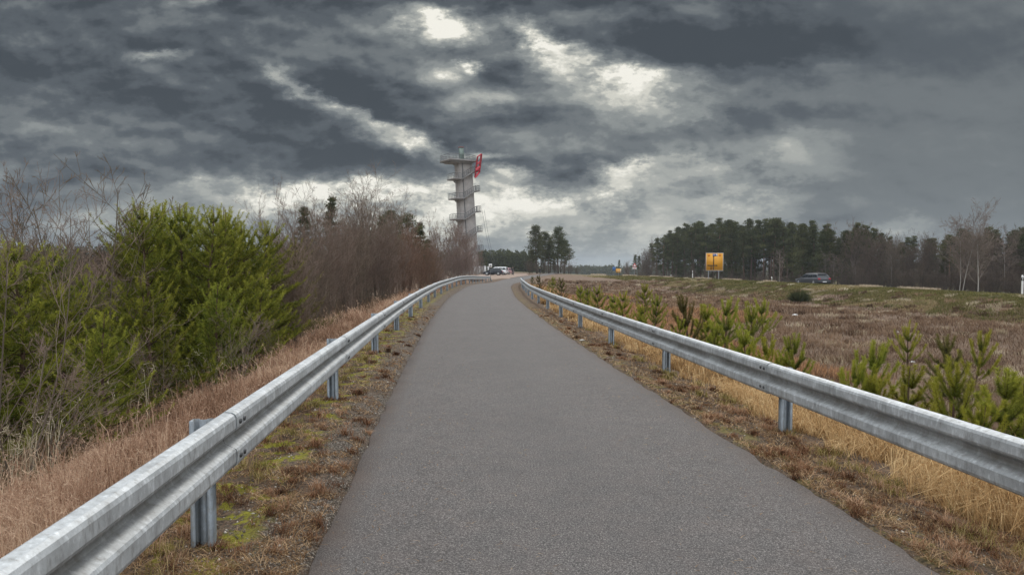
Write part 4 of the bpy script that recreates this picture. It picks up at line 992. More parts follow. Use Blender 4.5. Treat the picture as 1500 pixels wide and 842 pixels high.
# bank grass
n = 150000; Y = sampY(n, 30, 135, 1.2, r); hd = -9.5 + 10.4 * r.random(n) ** .8; x = Hh(Y) + hd
keep = (np.abs(x / Y) < 1.0) & (vnoise(x * .5, Y * .5, 60) > .25); x, Y, hd = x[keep], Y[keep], hd[keep]; n = len(x)
gn = vnoise(x * .12, Y * .12, 61); tn = np.clip(np.where(gn + .03 * hd > .22, .25, .7) + .25 * vnoise(x * .8, Y * .8, 62) + r.normal(size=n) * .13, 0, 1)
blades('bank_grass', x, Y, .06 + .13 * r.random(n), np.maximum(.012, .0008 * Y), .9, M_green, 'short green and straw coloured grass on the highway bank', tn, .3, 17)
n = 16000; Y = sampY(n, 36, 170, 1.3, r); x = Hh(Y) + .2 + r.normal(size=n) * .25
keep = vnoise(x * .0 + Y * .35, Y * .0, 70) > .52; x, Y = x[keep], Y[keep]; n = len(x)
blades('pale_tuft_line', x, Y, .16 + .22 * r.random(n), np.maximum(.012, .0007 * Y), .6, M_pale, 'pale dry tufts along the edge of the highway', None, .5, 18)
# green under the leftmost pines
n = 5000; Y = 5.5 + 5.5 * r.random(n); x = Cc(Y) - 4.9 - 1.4 * r.random(n)
blades('green_undergrowth', x, Y, .15 + .3 * r.random(n), np.full(n, .006), .8, M_green, 'green herbs and grass at the foot of the leftmost pines', r.random(n) * .35, .5, 19)
# verge litter: straws lying about, both sides
n = 90000; Y = sampY(n, 1.6, 26, 1.9, r); sd_ = np.where(r.random(n) < .5, -1, 1); d = sd_ * (1.70 + 1.0 * r.random(n) ** 1.2); x = Cc(Y) + d
keep = vnoise(x * 4, Y * 4, 80) * .6 + vnoise(x * 12, Y * 12, 81) * .4 + .18 * (sd_ > 0) > np.where(np.abs(d) < 2, .5, .42); x, Y = x[keep], Y[keep]; n = len(x)
def gtop(x, y):      # height of the uneven shoulder
    dd = x - Cc(y); sh = sm(np.abs(dd), 1.66, 1.9) * (1 - sm(np.abs(dd), 6, 9)) * (1 - sm(y, 40, 70))
    return tz(x, y) + sh * (fbm(x * 2.6, y * 2.6, 3, 20) * .07 + fbm(x * 9, y * 9, 3, 30) * .035)
blades('plant_litter', x, Y, .012 + .022 * r.random(n), np.maximum(.0025, .0008 * Y), 3.0, M_litter, 'dead stalks and plant litter on both path shoulders', None, .1, 20, z=gtop(x, Y), cat='plant litter')
# little dead cushions on the shoulders
k = 620; cY = sampY(k, 1.8, 24, 1.8, r); cs = np.where(r.random(k) < .45, -1, 1); cd = cs * (1.68 + 1.05 * r.random(k)); cx = Cc(cY) + cd
rep = 80; ang = r.random((k, rep)) * 6.28; rr = np.abs(r.normal(size=(k, rep))) * (.03 + .04 * r.random((k, 1)))
X2 = (cx[:, None] + np.cos(ang) * rr).ravel(); Y2 = (cY[:, None] + np.sin(ang) * rr).ravel(); tt = np.repeat(r.random(k) * .8, rep) + r.normal(size=k * rep) * .15
blades('withered_cushions', X2, Y2, np.repeat(.02 + .06 * r.random(k) ** 1.5, rep) * (.5 + r.random(k * rep)), np.maximum(.002, .0008 * Y2), 1.1, M_litter, 'small withered brown cushion plants dotted over both path shoulders', tt, .3, 21, z=gtop(X2, Y2) - .005, cat='cushion plants')
# yellow green tufts by the right shoulder
k = 60; cY = sampY(k, 2.5, 20, 1.6, r); cx = Cc(cY) + np.where(r.random(k) < .75, 2.2 + .5 * r.random(k), -2.2 - .4 * r.random(k)); rep = 90
ang = r.random((k, rep)) * 6.28; rr = np.abs(r.normal(size=(k, rep))) * .07; X2 = (cx[:, None] + np.cos(ang) * rr).ravel(); Y2 = (cY[:, None] + np.sin(ang) * rr).ravel()
M_tuft = mat_tint('yellow_green_tufts', (.12, .11, .025), (.30, .24, .08), (.5, .40, .2), .3, rand=0)
blades('grass_tufts', X2, Y2, .04 + .08 * r.random(len(X2)), np.maximum(.0022, .0008 * Y2), .8, M_tuft, 'yellow green grass tufts on the path shoulders', None, .4, 22, z=gtop(X2, Y2) - .005)
# pebbles
n = 9000; Y = sampY(n, 1.6, 20, 1.9, r); sd_ = np.where(r.random(n) < .7, -1, 1); d = sd_ * (1.60 + .75 * r.random(n) ** 1.3); x = Cc(Y) + d; z = gtop(x, Y)
sz = (.003 + .008 * r.random(n) ** 3)[:, None] * (1 + .04 * Y)[:, None]
oc = np.array([(1, 0, 0), (-1, 0, 0), (0, 1, 0), (0, -1, 0), (0, 0, .7), (0, 0, -.7)], float)
V = np.stack([x, Y, z + .002], -1)[:, None] + oc[None] * sz[:, None] * (.6 + .8 * r.random((n, 6, 1)))
f = np.array([(0, 2, 4), (2, 1, 4), (1, 3, 4), (3, 0, 4), (2, 0, 5), (1, 2, 5), (3, 1, 5), (0, 3, 5)])
m = MB(); m.add(V.reshape(-1, 3), tri=(f[None] + np.arange(n)[:, None, None] * 6).reshape(-1, 3), tint=np.repeat(r.random(n) ** 2, 6))
M_peb = mat_tint('pebbles', (.10, .085, .07), (.22, .19, .16), (.55, .5, .44), 0, rand=0)
o = m.obj('gravel_stones', M_peb); tag(o, 'loose gravel along the asphalt edges', 'gravel', None, 'stuff')
# a little grit, needles and leaf scraps blown onto the asphalt
n = 1500; Y = sampY(n, 1.8, 22, 1.9, r); d = np.sign(r.random(n) - .5) * 1.62 * r.random(n) ** .45; x = Cc(Y) + d
blades('blown_debris', x, Y, .004 + .004 * r.random(n), np.maximum(.0025, .0007 * Y), 7.0, M_litter, 'scattered dry needles and leaf scraps blown onto the asphalt path', np.clip(.35 + .5 * r.random(n), 0, 1), .05, 23, z=gz(Y) + .012 - .014 * (d / 1.65) ** 2 + .001, cat='debris')

# ------------------------------------------------------------------ leaning concrete lookout tower
conc = mat_plain('tower_concrete', (.40, .372, .355), (.28, .262, .25), .9, .85, 0, .3, .02)
conc_d = mat_plain('slab_concrete', (.25, .24, .23), (.19, .18, .175), 1.5, .85, 0, .3, .02)
steel_r = mat_plain('railing_steel', (.15, .155, .16), (.11, .11, .115), 5, .5, .6)
redm = mat_plain('red_lacquer', (.50, .03, .055), (.40, .025, .04), 3, .5)
darkm = mat_plain('dark_pipe', (.10, .10, .10), (.07, .07, .07), 3, .6)
cabm = mat_plain('cabin_glass', (.16, .22, .19), (.12, .17, .15), 3, .2)
TW = empty('lookout_tower', (gx(688, 165), 165, -.65), 0, 'leaning concrete lookout tower with outside stairs, top deck and a red frame', 'tower')
ca, sa = math.cos(R(30)), math.sin(R(30))
def tw(v):
    v = np.array(v, float); a, b, z = v[:, 0], v[:, 1], v[:, 2]
    x = a * ca - b * sa; y = a * sa + b * ca
    return np.stack([x - 1.55 * z / 27.0, y, z], -1)
def tpart(name, boxes, mat, parent=TW, tubes=()):
    m = MB()
    for b in boxes: m.box(*b, f=tw)
    for pts, rad in tubes: m.tube(tw(pts), rad, 6, cap=True)
    return m.obj(name, mat, parent)
m = MB(); zz = np.linspace(-.3, 26.7, 22)
ring = []
for z in zz:
    k = 1 + .13 * (1 - z / 27); ring += [(-1.6 * k, -1.5 * k, z), (1.6 * k, -1.5 * k, z), (1.6 * k, 1.5 * k, z), (-1.6 * k, 1.5 * k, z)]
i = np.arange(21)[:, None] * 4; j = np.arange(4)[None]; q = np.stack([i + j, i + (j + 1) % 4, i + 4 + (j + 1) % 4, i + 4 + j], -1).reshape(-1, 4)
m.add(tw(ring), quad=q); m.obj('shaft', conc, TW)
tpart('downpipe', [], darkm, TW, [([(-1.15, -1.78, 0), (-1.05, -1.62, 26.6)], .11)])
dk = tpart('deck', [(-4.8, 2.1, -2.9, 2.9, 26.75, 27.15), (-4.0, 1.7, -2.3, 2.3, 26.45, 26.75)], conc_d)
def railing(name, path, parent, hgt=1.15, step=.75):
    P = [np.array(p, float) for p in path]; boxes = []; tubes = []
    for a, b in zip(P[:-1], P[1:]):
        ln = np.linalg.norm(b - a); n_ = max(1, int(ln / step))
        for k in range(n_ + 1):
            p = a + (b - a) * k / n_; tubes.append(([p, p + [0, 0, hgt]], .05))
        for hh in (.12, .4, .7, hgt): tubes.append(([a + [0, 0, hh], b + [0, 0, hh]], .03 if hh < 1 else .055))
    return tpart(name, [], steel_r, parent, tubes)
railing('deck_railing', [(-4.7, -2.8, 27.15), (2.0, -2.8, 27.15), (2.0, 2.8, 27.15), (-4.7, 2.8, 27.15), (-4.7, -2.8, 27.15)], dk)
tpart('cabin', [(-.75, .15, -.45, .45, 27.15, 30.3)], cabm); tpart('cabin_roof', [(-.82, .22, -.52, .52, 30.3, 30.5)], mat_plain('cabin_roof_red', (.22, .07, .07)))
tpart('mast', [], steel_r, TW, [([(1.2, 0, 27.1), (1.2, 0, 30.9)], .05), ([(.8, .9, 27.1), (.8, .9, 29.6)], .04), ([(-4.4, 2.5, 27.1), (-4.4, 2.5, 29.0)], .04)])
zl = [22.7, 18.05, 13.15, 8.4, 3.8]
for k, z in enumerate(zl):
    la = tpart('landing', [(-3.75, -1.62, -2.6, 1.6, z - .28, z)], conc_d); railing('landing_railing', [(-1.7, -2.55, z), (-3.7, -2.55, z), (-3.7, 1.55, z)], la)
    zr = z + 2.0
    lb = tpart('landing', [(1.62, 2.85, -2.6, 1.6, zr - .22, zr)], conc_d); railing('landing_railing', [(1.7, -2.55, zr), (2.8, -2.55, zr), (2.8, 1.55, zr)], lb)
    for (b0, b1, a0, a1, z0, z1) in ((-2.6, -1.75, -1.62, 1.62, z, zr), (1.7, 2.6, 1.62, -1.62, zr, (zl[k - 1] if k else 26.9))):
        m = MB(); v = [(a0, b0, z0 - .30), (a0, b1, z0 - .30), (a0, b1, z0), (a0, b0, z0), (a1, b0, z1 - .30), (a1, b1, z1 - .30), (a1, b1, z1), (a1, b0, z1)]
        m.add(tw(v), quad=[(0, 1, 2, 3), (7, 6, 5, 4), (0, 4, 5, 1), (1, 5, 6, 2), (2, 6, 7, 3), (3, 7, 4, 0)]); fl = m.obj('stair_flight', conc_d, TW)
        bb = b0 + .05 if b0 < 0 else b1 - .05; railing('stair_railing', [(a0, bb, z0), (a1, bb, z1)], fl, step=.55)
# red frame hung beside the deck
def rbar(p, q, w=.26): return (p, q, w)
P0, P1, P2, P3 = np.array([2.5, -2.9, 28.0]), np.array([3.5, -3.1, 28.7]), np.array([1.5, -2.9, 23.0]), np.array([2.6, -3.1, 24.3])
tb = [([P0, P2], .22), ([P1, P3], .28), ([P0, P1], .2), ([P2, P3], .25), ([P0 * .62 + P2 * .38, P1 * .62 + P3 * .38], .2), ([P0 * .35 + P2 * .65, P1 * .3 + P3 * .7], .34), ([[2.0, -2.8, 26.9], P0 * .7 + P2 * .3], .14), ([[2.8, -2.5, 24.8], P0 * .3 + P2 * .7], .12)]
tpart('red_frame', [], redm, TW, tb)
for dxx in (0, .55):
    tpart('safety_cable', [], steel_r, TW, [([(3.0 + dxx, -2.7, 15.4), (3.55 + dxx, -3.0, 9.5), (4.35 + dxx, -3.5, 3.6), (5.6 + dxx * .4, -4.0, .2)], .035)])
# white panel fence at the tower foot, dark evergreen, notice board
fw = mat_plain('white_panel', (.55, .55, .54), (.42, .42, .42), 1.2, .7)
fe = empty('panel_fence', (gx(703, 150), 150, -.6), R(8), 'low pale panel fence at the foot of the tower beside the dark parked car', 'fence')
for k in range(6):
    m = MB(); m.box(-1.6 + k * .62, -1.08 + k * .62, -.02, .02, .15, 2.0 - .12 * (k % 2)); m.obj('fence_panel', fw if k not in (3,) else conc_d, fe)
m = MB()
for k in range(7): m.box(-1.66 + k * .62, -1.62 + k * .62, -.045, -.005, -.3, 2.1)
m.obj('fence_post', steel_r, fe)
col_, _t = tall_pine(3.6, 61, bare=.05, wid=.10, clumps=40, per=60, cr=.3, tri=.14, conic=1)
make_tree('evergreen_shrub', (col_, _t), ('crown', 'trunk'), ([M_far, M_twig_in], M_bark), (gx(713.5, 147), 147, -.62), 'slim dark evergreen at the foot of the tower cables', 'evergreen', None, 0, (.5, .5, .82))
nb = empty('notice_board', (gx(718.5, 128), 128, -.6), 0, 'small white notice board on a post before the parked cars', 'sign')
m = MB(); m.tube([(0, 0, -.2), (0, 0, 2.35)], .035, 8); m.obj('post', steel_r, nb)
m = MB(); m.box(-.30, .30, -.07, -.04, 1.75, 2.4); pl = m.obj('sign_panel', mat_plain('sign_white', (.78, .78, .76)), nb)
m = MB(); m.box(-.16, .16, -.076, -.072, 1.95, 2.22); m.obj('pictogram', mat_plain('pictogram_grey', (.2, .22, .25)), pl)

# ------------------------------------------------------------------ cars
glass = mat_plain('car_glass', (.025, .03, .035), (.02, .025, .03), 5, .08, 0, 0)
rubber = mat_plain('tyre_rubber', (.018, .018, .018)); rimm = mat_plain('rim_alloy', (.45, .46, .47), None, 8, .35, .8)
redl = mat_plain('tail_light_red', (.42, .015, .03), None, 8, .25); lampm = mat_plain('headlight_glass', (.6, .62, .65), None, 8, .1)
platem = mat_plain('plate_white', (.75, .76, .76)); blackp = mat_plain('black_plastic', (.03, .03, .032))
def paint(n, c): 
    m = mat_plain(n, c, tuple(x * .92 for x in c), 4, .28, .35, 0); return m
def car(label, pcol, loc, rz, kind='estate'):
    Lh, wd, H = {'estate': (2.36, .91, 1.47), 'van': (2.2, .92, 1.72), 'hatch': (2.05, .87, 1.48)}[kind]
    root = empty('parked_car' if loc[1] > 100 else 'estate_car', loc, rz, label, 'car')
    pm = paint('paint_' + kind + str(len(bpy.data.objects)), pcol)
    belt = .92 if kind != 'van' else 1.0
    xs = np.array([-Lh, -Lh + .06, -Lh + .35, -1.2, 0, .9, Lh - .55, Lh - .15, Lh])
    top = np.array([.80, belt + .02, belt + .05, belt + .03, belt, belt - .03, belt - .12, .70, .55])
    if kind == 'van': top[-3:] = [.98, .82, .6]
    low = np.array([.38, .27, .24, .22, .22, .22, .22, .25, .34]); ww = wd * np.array([.80, .93, .98, 1, 1, 1, .97, .88, .70])
    m = MB(); V = []
    for x, t, l, w in zip(xs, top, low, ww):
        md = (t + l) / 2
        V += [(x, -w * .93, l), (x, -w, l + .15), (x, -w, md + .1), (x, -w * .95, t), (x, w * .95, t), (x, w, md + .1), (x, w, l + .15), (x, w * .93, l)]
    n_ = len(xs); i = np.arange(n_ - 1)[:, None] * 8; j = np.arange(8)[None]
    m.add(V, quad=np.stack([i + j, i + (j + 1) % 8, i + 8 + (j + 1) % 8, i + 8 + j], -1).reshape(-1, 4))
    for e in (0, (n_ - 1) * 8): m.add(V[e:e + 8], quad=[(0, 1, 6, 7), (1, 2, 5, 6), (2, 3, 4, 5)])
    # cabin
    if kind == 'estate': gs = [(-Lh + .16, belt + .0, -Lh + .52, H - .08), (-1.2, None, -1.0, H), (.0, None, .05, H - .01), (1.25, belt, .42, H - .07)]
    xb0, xb1, xt0, xt1 = {'estate': (-Lh + .12, 1.28, -Lh + .50, .45), 'van': (-Lh + .08, 1.45, -Lh + .25, .62), 'hatch': (-Lh + .15, 1.15, -Lh + .55, .35)}[kind]
    fr = np.linspace(0, 1, 7); hb = H - .05; wb, wt = wd * .94, wd * .76
    V = []
    for f in fr:
        xb = xb0 + (xb1 - xb0) * f; xt = xt0 + (xt1 - xt0) * f; zt_ = hb + .05 * math.sin(math.pi * min(1, f * .9 + .1))
        V += [(xb, -wb, belt - .05), (xt, -wt, zt_ - .05), (xt, -wt * .8, zt_), (xt, wt * .8, zt_), (xt, wt, zt_ - .05), (xb, wb, belt - .05)]
    i = np.arange(6)[:, None] * 6; j = np.arange(6)[None]
    m.add(V, quad=np.stack([i + j, i + (j + 1) % 6, i + 6 + (j + 1) % 6, i + 6 + j], -1).reshape(-1, 4))
    for e in (0, 36): m.add(V[e:e + 6], quad=[(0, 1, 4, 5), (1, 2, 3, 4)])
    body = m.obj('body', pm, root)
    # glazing, just proud of the cabin
    def side(f0, f1, s):
        def P(f, g):
            xb = xb0 + (xb1 - xb0) * f; xt = xt0 + (xt1 - xt0) * f; y = wb + (wt - wb) * g
            return (xb + (xt - xb) * g, s * (y + .012), belt - .05 + (hb - .05 - belt + .05) * g)
        m = MB(); a, b, c_, d_ = P(f0, .16), P(f1, .16), P(f1, .90), P(f0, .90)
        back = [(p[0], p[1] - s * .02, p[2]) for p in (a, b, c_, d_)]
        m.add([a, b, c_, d_] + back, quad=[(0, 1, 2, 3), (4, 5, 6, 7)]); return m
    for s in (-1, 1):
        for f0, f1 in ((.05, .29), (.32, .60), (.63, .93)): side(f0, f1, s).obj('side_window', glass, root)
    for name, xb, xt, o in (('windscreen', xb1, xt1, 1), ('rear_window', xb0, xt0, -1)):
        m = MB(); v = []
        for g in (.14, .9):
            w = (wb + (wt - wb) * g) * .88; x = xb + (xt - xb) * g + o * .014; z = belt - .05 + (hb - belt) * g
            v += [(x, -w, z), (x, w, z)]
        v += [(a - o * .02, b, c_) for a, b, c_ in v]
        m.add(v, quad=[(0, 1, 3, 2), (4, 5, 7, 6)]); m.obj(name, glass, root)
    for x in (-Lh + .86, Lh - .88):
        for s in (-1, 1):
            th = np.linspace(0, 2 * np.pi, 20, endpoint=False)
            m = MB(); m.tube([(x, s * (wd - .22), .32), (x, s * (wd - .02), .32), (x, s * (wd + .012), .32)], [.325, .325, .30], 20, cap=True); w_ = m.obj('tyre', rubber, root)
            m = MB(); m.tube([(x, s * (wd - .1), .32), (x, s * (wd + .018), .32), (x, s * (wd + .028), .32)], [.21, .21, .19], 16, cap=True); m.obj('rim', rimm, w_)
            m = MB(); m.tube([(x, s * (wd - .20), .34), (x, s * (wd + .006), .34)], [.37, .37], 20, cap=True); m.obj('wheel_arch', blackp, root)
    for s in (-1, 1):
        m = MB(); y0, y1 = sorted((s * wd * .60, s * wd * .93)); m.box(-Lh - .012, -Lh + .10, y0, y1, .72 if kind != 'van' else .8, belt - .02); m.obj('tail_light', redl, root)
        m = MB(); y0, y1 = sorted((s * wd * .55, s * wd * .84)); m.box(Lh - .22, Lh - .06, y0, y1, .60, .72); m.obj('headlight', lampm, root)
        m = MB(); y0, y1 = sorted((s * (wd - .02), s * (wd + .17))); m.box(.82, .95, y0, y1, belt + .02, belt + .15); m.obj('wing_mirror', pm, root)
    m = MB(); m.box(-Lh - .03, -Lh + .1, -wd * .85, wd * .85, .30, .52); m.obj('rear_bumper', blackp, root)
    m = MB(); m.box(-Lh - .036, -Lh - .031, -.26, .26, .40, .51); m.obj('number_plate', platem, root)
    m = MB(); m.box(Lh - .2, Lh + .02, -wd * .68, wd * .68, .26, .46); m.obj('front_bumper', blackp, root)
    if kind == 'estate':
        for s in (-1, 1):
            m = MB(); m.tube([(xt0 + .15, s * wt * .86, H + .02), (0, s * wt * .86, H + .055), (xt1 - .1, s * wt * .86, H + .01)], .018, 6); m.obj('roof_rail', steel_r, root)
        m = MB(); m.box(xt0 - .16, xt0 + .1, -wt * .8, wt * .8, H - .10, H - .06); m.obj('roof_spoiler', pm, root)
    return root
# heading: +x of the car is its front
Yc = 84.0; xc_ = gx(1190, Yc); hx = (float(Hh(Yc + 3)) - float(Hh(Yc - 3))) / 6
car('grey estate car driving away along the highway, seen from behind', (.08, .084, .095), (xc_, Yc, -.885), math.atan2(1, hx) + R(3), 'estate')
car('black hatchback parked nearest, before the white car below the tower', (.012, .014, .022), (gx(722, 141), 141, -.545), R(176), 'hatch')
car('white high-roofed car parked behind the black hatchback', (.72, .73, .75), (gx(729.5, 148), 148, -.545), R(166), 'van')
car('pale reddish small car parked at the right end of the three parked cars', (.62, .36, .38), (gx(744, 155), 155, -.545), R(70), 'hatch')

# ------------------------------------------------------------------ people
cloth_d = mat_plain('dark_clothes', (.022, .024, .022)); skinm = mat_plain('skin', (.45, .28, .21)); hairm = mat_plain('dark_hair', (.03, .022, .018)); shoe = mat_plain('dark_trousers', (.03, .03, .036))
def person(loc, rz, label, jacket, pose=0.0):
    s = .08 + pose
    J = {'pelvis': (0, 0, .96), 'chest': (0, 0, 1.30), 'neck': (0, 0, 1.48), 'chin': (0, -.01, 1.56), 'head': (0, -.01, 1.67), 'crown': (0, 0, 1.75),
         'hL': (.10, 0, .90), 'kL': (.11, -s, .50), 'aL': (.11, -s * .6, .09), 'tL': (.12, -s * .6 - .17, .04), 'hR': (-.10, 0, .90), 'kR': (-.11, s * .4, .50), 'aR': (-.11, s * 1.4, .09), 'tR': (-.12, s * 1.4 - .17, .04),
         'sL': (.19, 0, 1.42), 'eL': (.27, .03, 1.15), 'wL': (.27, -.10, .92), 'fL': (.27, -.14, .82), 'sR': (-.19, 0, 1.42), 'eR': (-.27, .03, 1.15), 'wR': (-.27, -.08, .92), 'fR': (-.27, -.12, .82)}
    rad = dict(pelvis=.15, chest=.16, neck=.06, chin=.08, head=.10, crown=.06, hL=.10, kL=.065, aL=.045, tL=.04, hR=.10, kR=.065, aR=.045, tR=.04, sL=.07, eL=.05, wL=.036, fL=.035, sR=.07, eR=.05, wR=.036, fR=.035)
    E = [('pelvis', 'chest'), ('chest', 'neck'), ('neck', 'chin'), ('chin', 'head'), ('head', 'crown'), ('pelvis', 'hL'), ('hL', 'kL'), ('kL', 'aL'), ('aL', 'tL'), ('pelvis', 'hR'), ('hR', 'kR'), ('kR', 'aR'), ('aR', 'tR'), ('chest', 'sL'), ('sL', 'eL'), ('eL', 'wL'), ('wL', 'fL'), ('chest', 'sR'), ('sR', 'eR'), ('eR', 'wR'), ('wR', 'fR')]
    ks = list(J); me = bpy.data.meshes.new('body_raw'); me.from_pydata([J[k] for k in ks], [(ks.index(a), ks.index(b)) for a, b in E], [])
    o = bpy.data.objects.new('body_raw', me); C.objects.link(o)
    md = o.modifiers.new('skin', 'SKIN'); me.skin_vertices[0].data
    for i, k in enumerate(ks): me.skin_vertices[0].data[i].radius = (rad[k],) * 2; me.skin_vertices[0].data[i].use_root = (k == 'pelvis')
    sb_ = o.modifiers.new('sub', 'SUBSURF'); sb_.levels = 1; sb_.render_levels = 1
    dg = bpy.context.evaluated_depsgraph_get(); m2 = bpy.data.meshes.new_from_object(o.evaluated_get(dg)); m2.name = 'body'
    bpy.data.objects.remove(o); m2.materials.clear()
    for mt in (jacket, shoe, skinm): m2.materials.append(mt)
    for p in m2.polygons:
        z = p.center.z; p.material_index = 2 if (z > 1.52 or (z < .90 and abs(p.center.x) > .21)) else (0 if z > .86 else 1); p.use_smooth = True
    root = empty('person', loc, rz, label, 'person'); b = bpy.data.objects.new('body', m2); C.objects.link(b); b.parent = root
    m = MB(); th = np.linspace(0, 1, 6); m.tube([(0, .02, 1.64), (0, .02, 1.72), (0, .015, 1.785), (0, .01, 1.80)], [.108, .112, .07, .01], 12, cap=True); m.obj('hair', hairm, root)
    return root
person((gx(751, 143), 143, -.545), R(30), 'person in dark clothes standing right of the parked cars', cloth_d, .05)
pp = person((gx(791, 150), 150, float(tz(gx(791, 150), 150))), R(200), 'person in black walking alone in front of the pine clump', cloth_d, .12)

# ------------------------------------------------------------------ signs and marker posts
yel = mat_plain('sign_yellow', (.72, .33, .015), (.66, .30, .015), 3, .5); whit = mat_plain('sign_rim_white', (.7, .7, .68)); blk = mat_plain('sign_black', (.03, .02, .015)); blu = mat_plain('sign_blue', (.04, .14, .40)); gry = mat_plain('sign_back', (.3, .31, .32))
def sheet(m, x0, x1, z0, z1, y): m.box(x0, x1, y, y + .004, z0, z1)
def zfull(x, y): return float(tz(x, y))
Ys = 101.0; xs_ = gx(1046.5, Ys)
sg = empty('direction_sign', (xs_, Ys, zfull(xs_, Ys)), R(-9), 'large yellow advance direction sign with junction diagram on two posts', 'road sign')
z0 = zfull(xs_, Ys); zb, zt2 = topz(396.5, Ys) - z0, topz(370.5, Ys) - z0; hw = 1.24
m = MB(); m.box(-hw, hw, -.02, .02, zb, zt2); bd = m.obj('sign_panel', yel, sg)
m = MB()
for a in ((-hw, hw, zb, zb + .05), (-hw, hw, zt2 - .05, zt2), (-hw, -hw + .05, zb + .05, zt2 - .05), (hw - .05, hw, zb + .05, zt2 - .05)): sheet(m, *a, -.026)
m.obj('border', whit, bd)
hh = zt2 - zb
m = MB()
sheet(m, -.24, -.11, zb + .10, zb + .70, -.027); sheet(m, -.56, -.43, zb + .10, zb + .70, -.027); sheet(m, -1.0, .30, zb + .70, zb + .84, -.029)
sheet(m, -.20, -.07, zb + .84, zb + hh * .78, -.027)
m.add([(-.26, -.028, zb + hh * .78), (-.01, -.028, zb + hh * .78), (-.135, -.028, zb + hh * .88)], tri=[(0, 1, 2)])
m.add([(.26, -.028, zb + .62), (.26, -.028, zb + .88), (.44, -.028, zb + .75)], tri=[(0, 1, 2)])
m.obj('junction_diagram', blk, bd)
m = MB(); sheet(m, -.28, .42, zt2 - .48, zt2 - .14, -.030); bp = m.obj('blue_inset', blu, bd)
m = MB(); sheet(m, .20, .38, zt2 - .44, zt2 - .18, -.036); sheet(m, -.22, .02, zt2 - .36, zt2 - .30, -.036); m.obj('inset_mark', whit, bp)
m = MB(); sheet(m, .62, .90, zt2 - .46, zt2 - .24, -.030); sheet(m, -.98, -.66, zt2 - .46, zt2 - .28, -.030); m.obj('orange_marker', mat_plain('sign_orange', (.72, .17, .01)), bd)
for x in (-.85, .62):
    m = MB(); m.tube([(x, .08, -.5), (x, .08, zt2 - .1)], .06, 10); m.obj('post', gry, sg)
def small_sign(px, Y, z1, z2, w, mat, label, name, kind):
    x = gx(px, Y); zg = zfull(x, Y); t_ = empty(name, (x, Y, zg), 0, label, 'road sign'); a, b = topz(z2, Y) - zg, topz(z1, Y) - zg
    m = MB(); m.tube([(0, .06, -.4), (0, .06, b - .05)], .05, 8); m.obj('post', gry, t_)
    m = MB(); m.box(-w, w, -.02, .02, a, b); return t_, m.obj('sign_panel', mat, t_), a, b
t_, p_, a, b = small_sign(906, 185, 393.6, 399.2, .72, yel, 'small distant yellow road sign low above the bank', 'direction_sign', 0)
m = MB(); sheet(m, .44, .64, a + .08, b - .05, -.026); sheet(m, -.5, .3, a + .42, a + .5, -.026); m.obj('sign_text_bar', whit, p_)
small_sign(899.5, 215, 391, 396.5, .5, blu, 'tiny distant blue road sign left of the small yellow one', 'direction_sign', 0)
x = gx(929.5, 148); zg = zfull(x, 148); t_ = empty('warning_sign', (x, 148, zg), 0, 'triangular red bordered warning sign over a white plate at the roadside', 'road sign')
a = topz(391.0, 148) - zg; m = MB(); m.tube([(0, .05, -.4), (0, .05, a + .6)], .04, 8); m.obj('post', gry, t_)
m = MB(); m.add([(-.5, 0, a), (.5, 0, a), (0, 0, a + .87), (-.5, .03, a), (.5, .03, a), (0, .03, a + .87)], tri=[(0, 1, 2), (5, 4, 3)], quad=[(0, 3, 4, 1), (1, 4, 5, 2), (2, 5, 3, 0)]); tp_ = m.obj('warning_triangle', mat_plain('sign_red', (.55, .03, .03)), t_)
m = MB(); m.add([(-.29, -.004, a + .12), (.29, -.004, a + .12), (0, -.004, a + .62)], tri=[(0, 1, 2)]); m.obj('triangle_field', whit, tp_)
m = MB(); m.box(-.42, .42, 0, .03, a - .55, a - .08); pt = m.obj('sign_panel', whit, t_)
m = MB(); sheet(m, -.25, .25, a - .40, a - .22, -.006); m.obj('sign_mark', mat_plain('sign_red2', (.5, .08, .08)), pt)
wpost = mat_plain('marker_white', (.80, .80, .78)); 
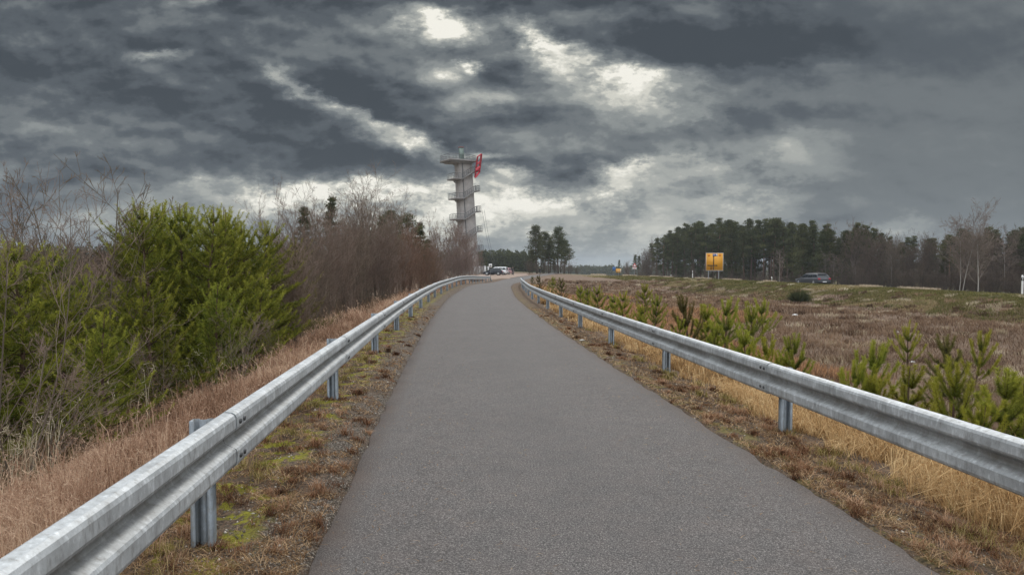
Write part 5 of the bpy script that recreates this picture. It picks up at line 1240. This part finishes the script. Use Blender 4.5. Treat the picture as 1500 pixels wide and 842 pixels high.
def marker(px, Y, top, label):
    x = gx(px, Y); zg = zfull(x, Y); h = topz(top, Y) - zg; t_ = empty('marker_post', (x, Y, zg), R(-20), label, 'marker post', 'white marker posts along the highway')
    m = MB(); V = []
    for z, k in ((-.2, 1), (h - .06, 1), (h, .9)):
        V += [(-.06 * k, -.02, z), (.06 * k, -.02, z), (.05 * k, .07, z + (.05 if z > h - .01 else 0)), (-.05 * k, .07, z + (.05 if z > h - .01 else 0))]
    i = np.arange(2)[:, None] * 4; j = np.arange(4)[None]; m.add(V, quad=list(map(tuple, np.stack([i + j, i + (j + 1) % 4, i + 4 + (j + 1) % 4, i + 4 + j], -1).reshape(-1, 4))) + [(8, 9, 10, 11)]); m.obj('post_body', wpost, t_)
    m = MB(); m.box(-.063, .063, -.024, .074, h - .34, h - .12); bd_ = m.obj('black_band', blackp, t_)
    m = MB(); m.box(-.025, .025, -.030, -.026, h - .30, h - .16); m.obj('reflector', whit, bd_)
marker(1014.5, 112, 397, 'white marker post standing left of the big yellow sign')
marker(983, 128, 403, 'short far white marker post between warning sign and yellow sign')
marker(1130.5, 88, 406, 'white marker post left of the grey car')
marker(1498, 48.5, 404, 'near white marker post cut by the right border')
# ------------------------------------------------------------------ litter
bagm = mat_plain('litter_white', (.75, .75, .74))
def scrap(px, Y, sz, label, name='litter_bag', mat=bagm):
    x = gx(px, Y); bm = bmesh.new(); bmesh.ops.create_icosphere(bm, subdivisions=3, radius=sz)
    for v in bm.verts:
        n_ = float(vnoise(v.co.x * 14 / sz * .3, v.co.y * 14 / sz * .3 + v.co.z * 9 / sz * .3, 3)); v.co *= .75 + .5 * n_; v.co.z = max(v.co.z, -sz * .3) * .5; v.co.x *= 1.5
    me = bpy.data.meshes.new(name); bm.to_mesh(me); bm.free(); me.materials.append(mat); o = bpy.data.objects.new(name, me); C.objects.link(o); o.location = (x, Y, zfull(x, Y) + sz * .45); tag(o, label, 'litter'); return o
scrap(1165, 43, .12, 'crumpled white bag lying on the brown slope below the grey car')
scrap(1339, 22, .055, 'small white scrap beside the lone round sapling', 'paper_scrap')
scrap(1316, 33, .05, 'tiny pale scrap on the slope left of the lone round sapling', 'paper_scrap')
scrap(853, 14.4, .035, 'small white stone lying on the right path shoulder', 'white_stone', mat_plain('pale_stone', (.55, .54, .5)))

# ------------------------------------------------------------------ air
m = MB(); m.box(-3350, 3350, -3350, 3350, -14, 34)
hz = bpy.data.materials.new('haze'); t, n, l_ = tree_nodes(hz); pv = n.new('ShaderNodeVolumePrincipled'); pv.inputs['Color'].default_value = (.78, .86, .93, 1); pv.inputs['Density'].default_value = .00027
ou = n.new('ShaderNodeOutputMaterial'); l_.new(pv.outputs[0], ou.inputs['Volume'])
ho = m.obj('haze', hz); ho['kind'] = 'stuff'; ho['label'] = 'thin bluish air over the far treelines'; ho.display_type = 'WIRE'
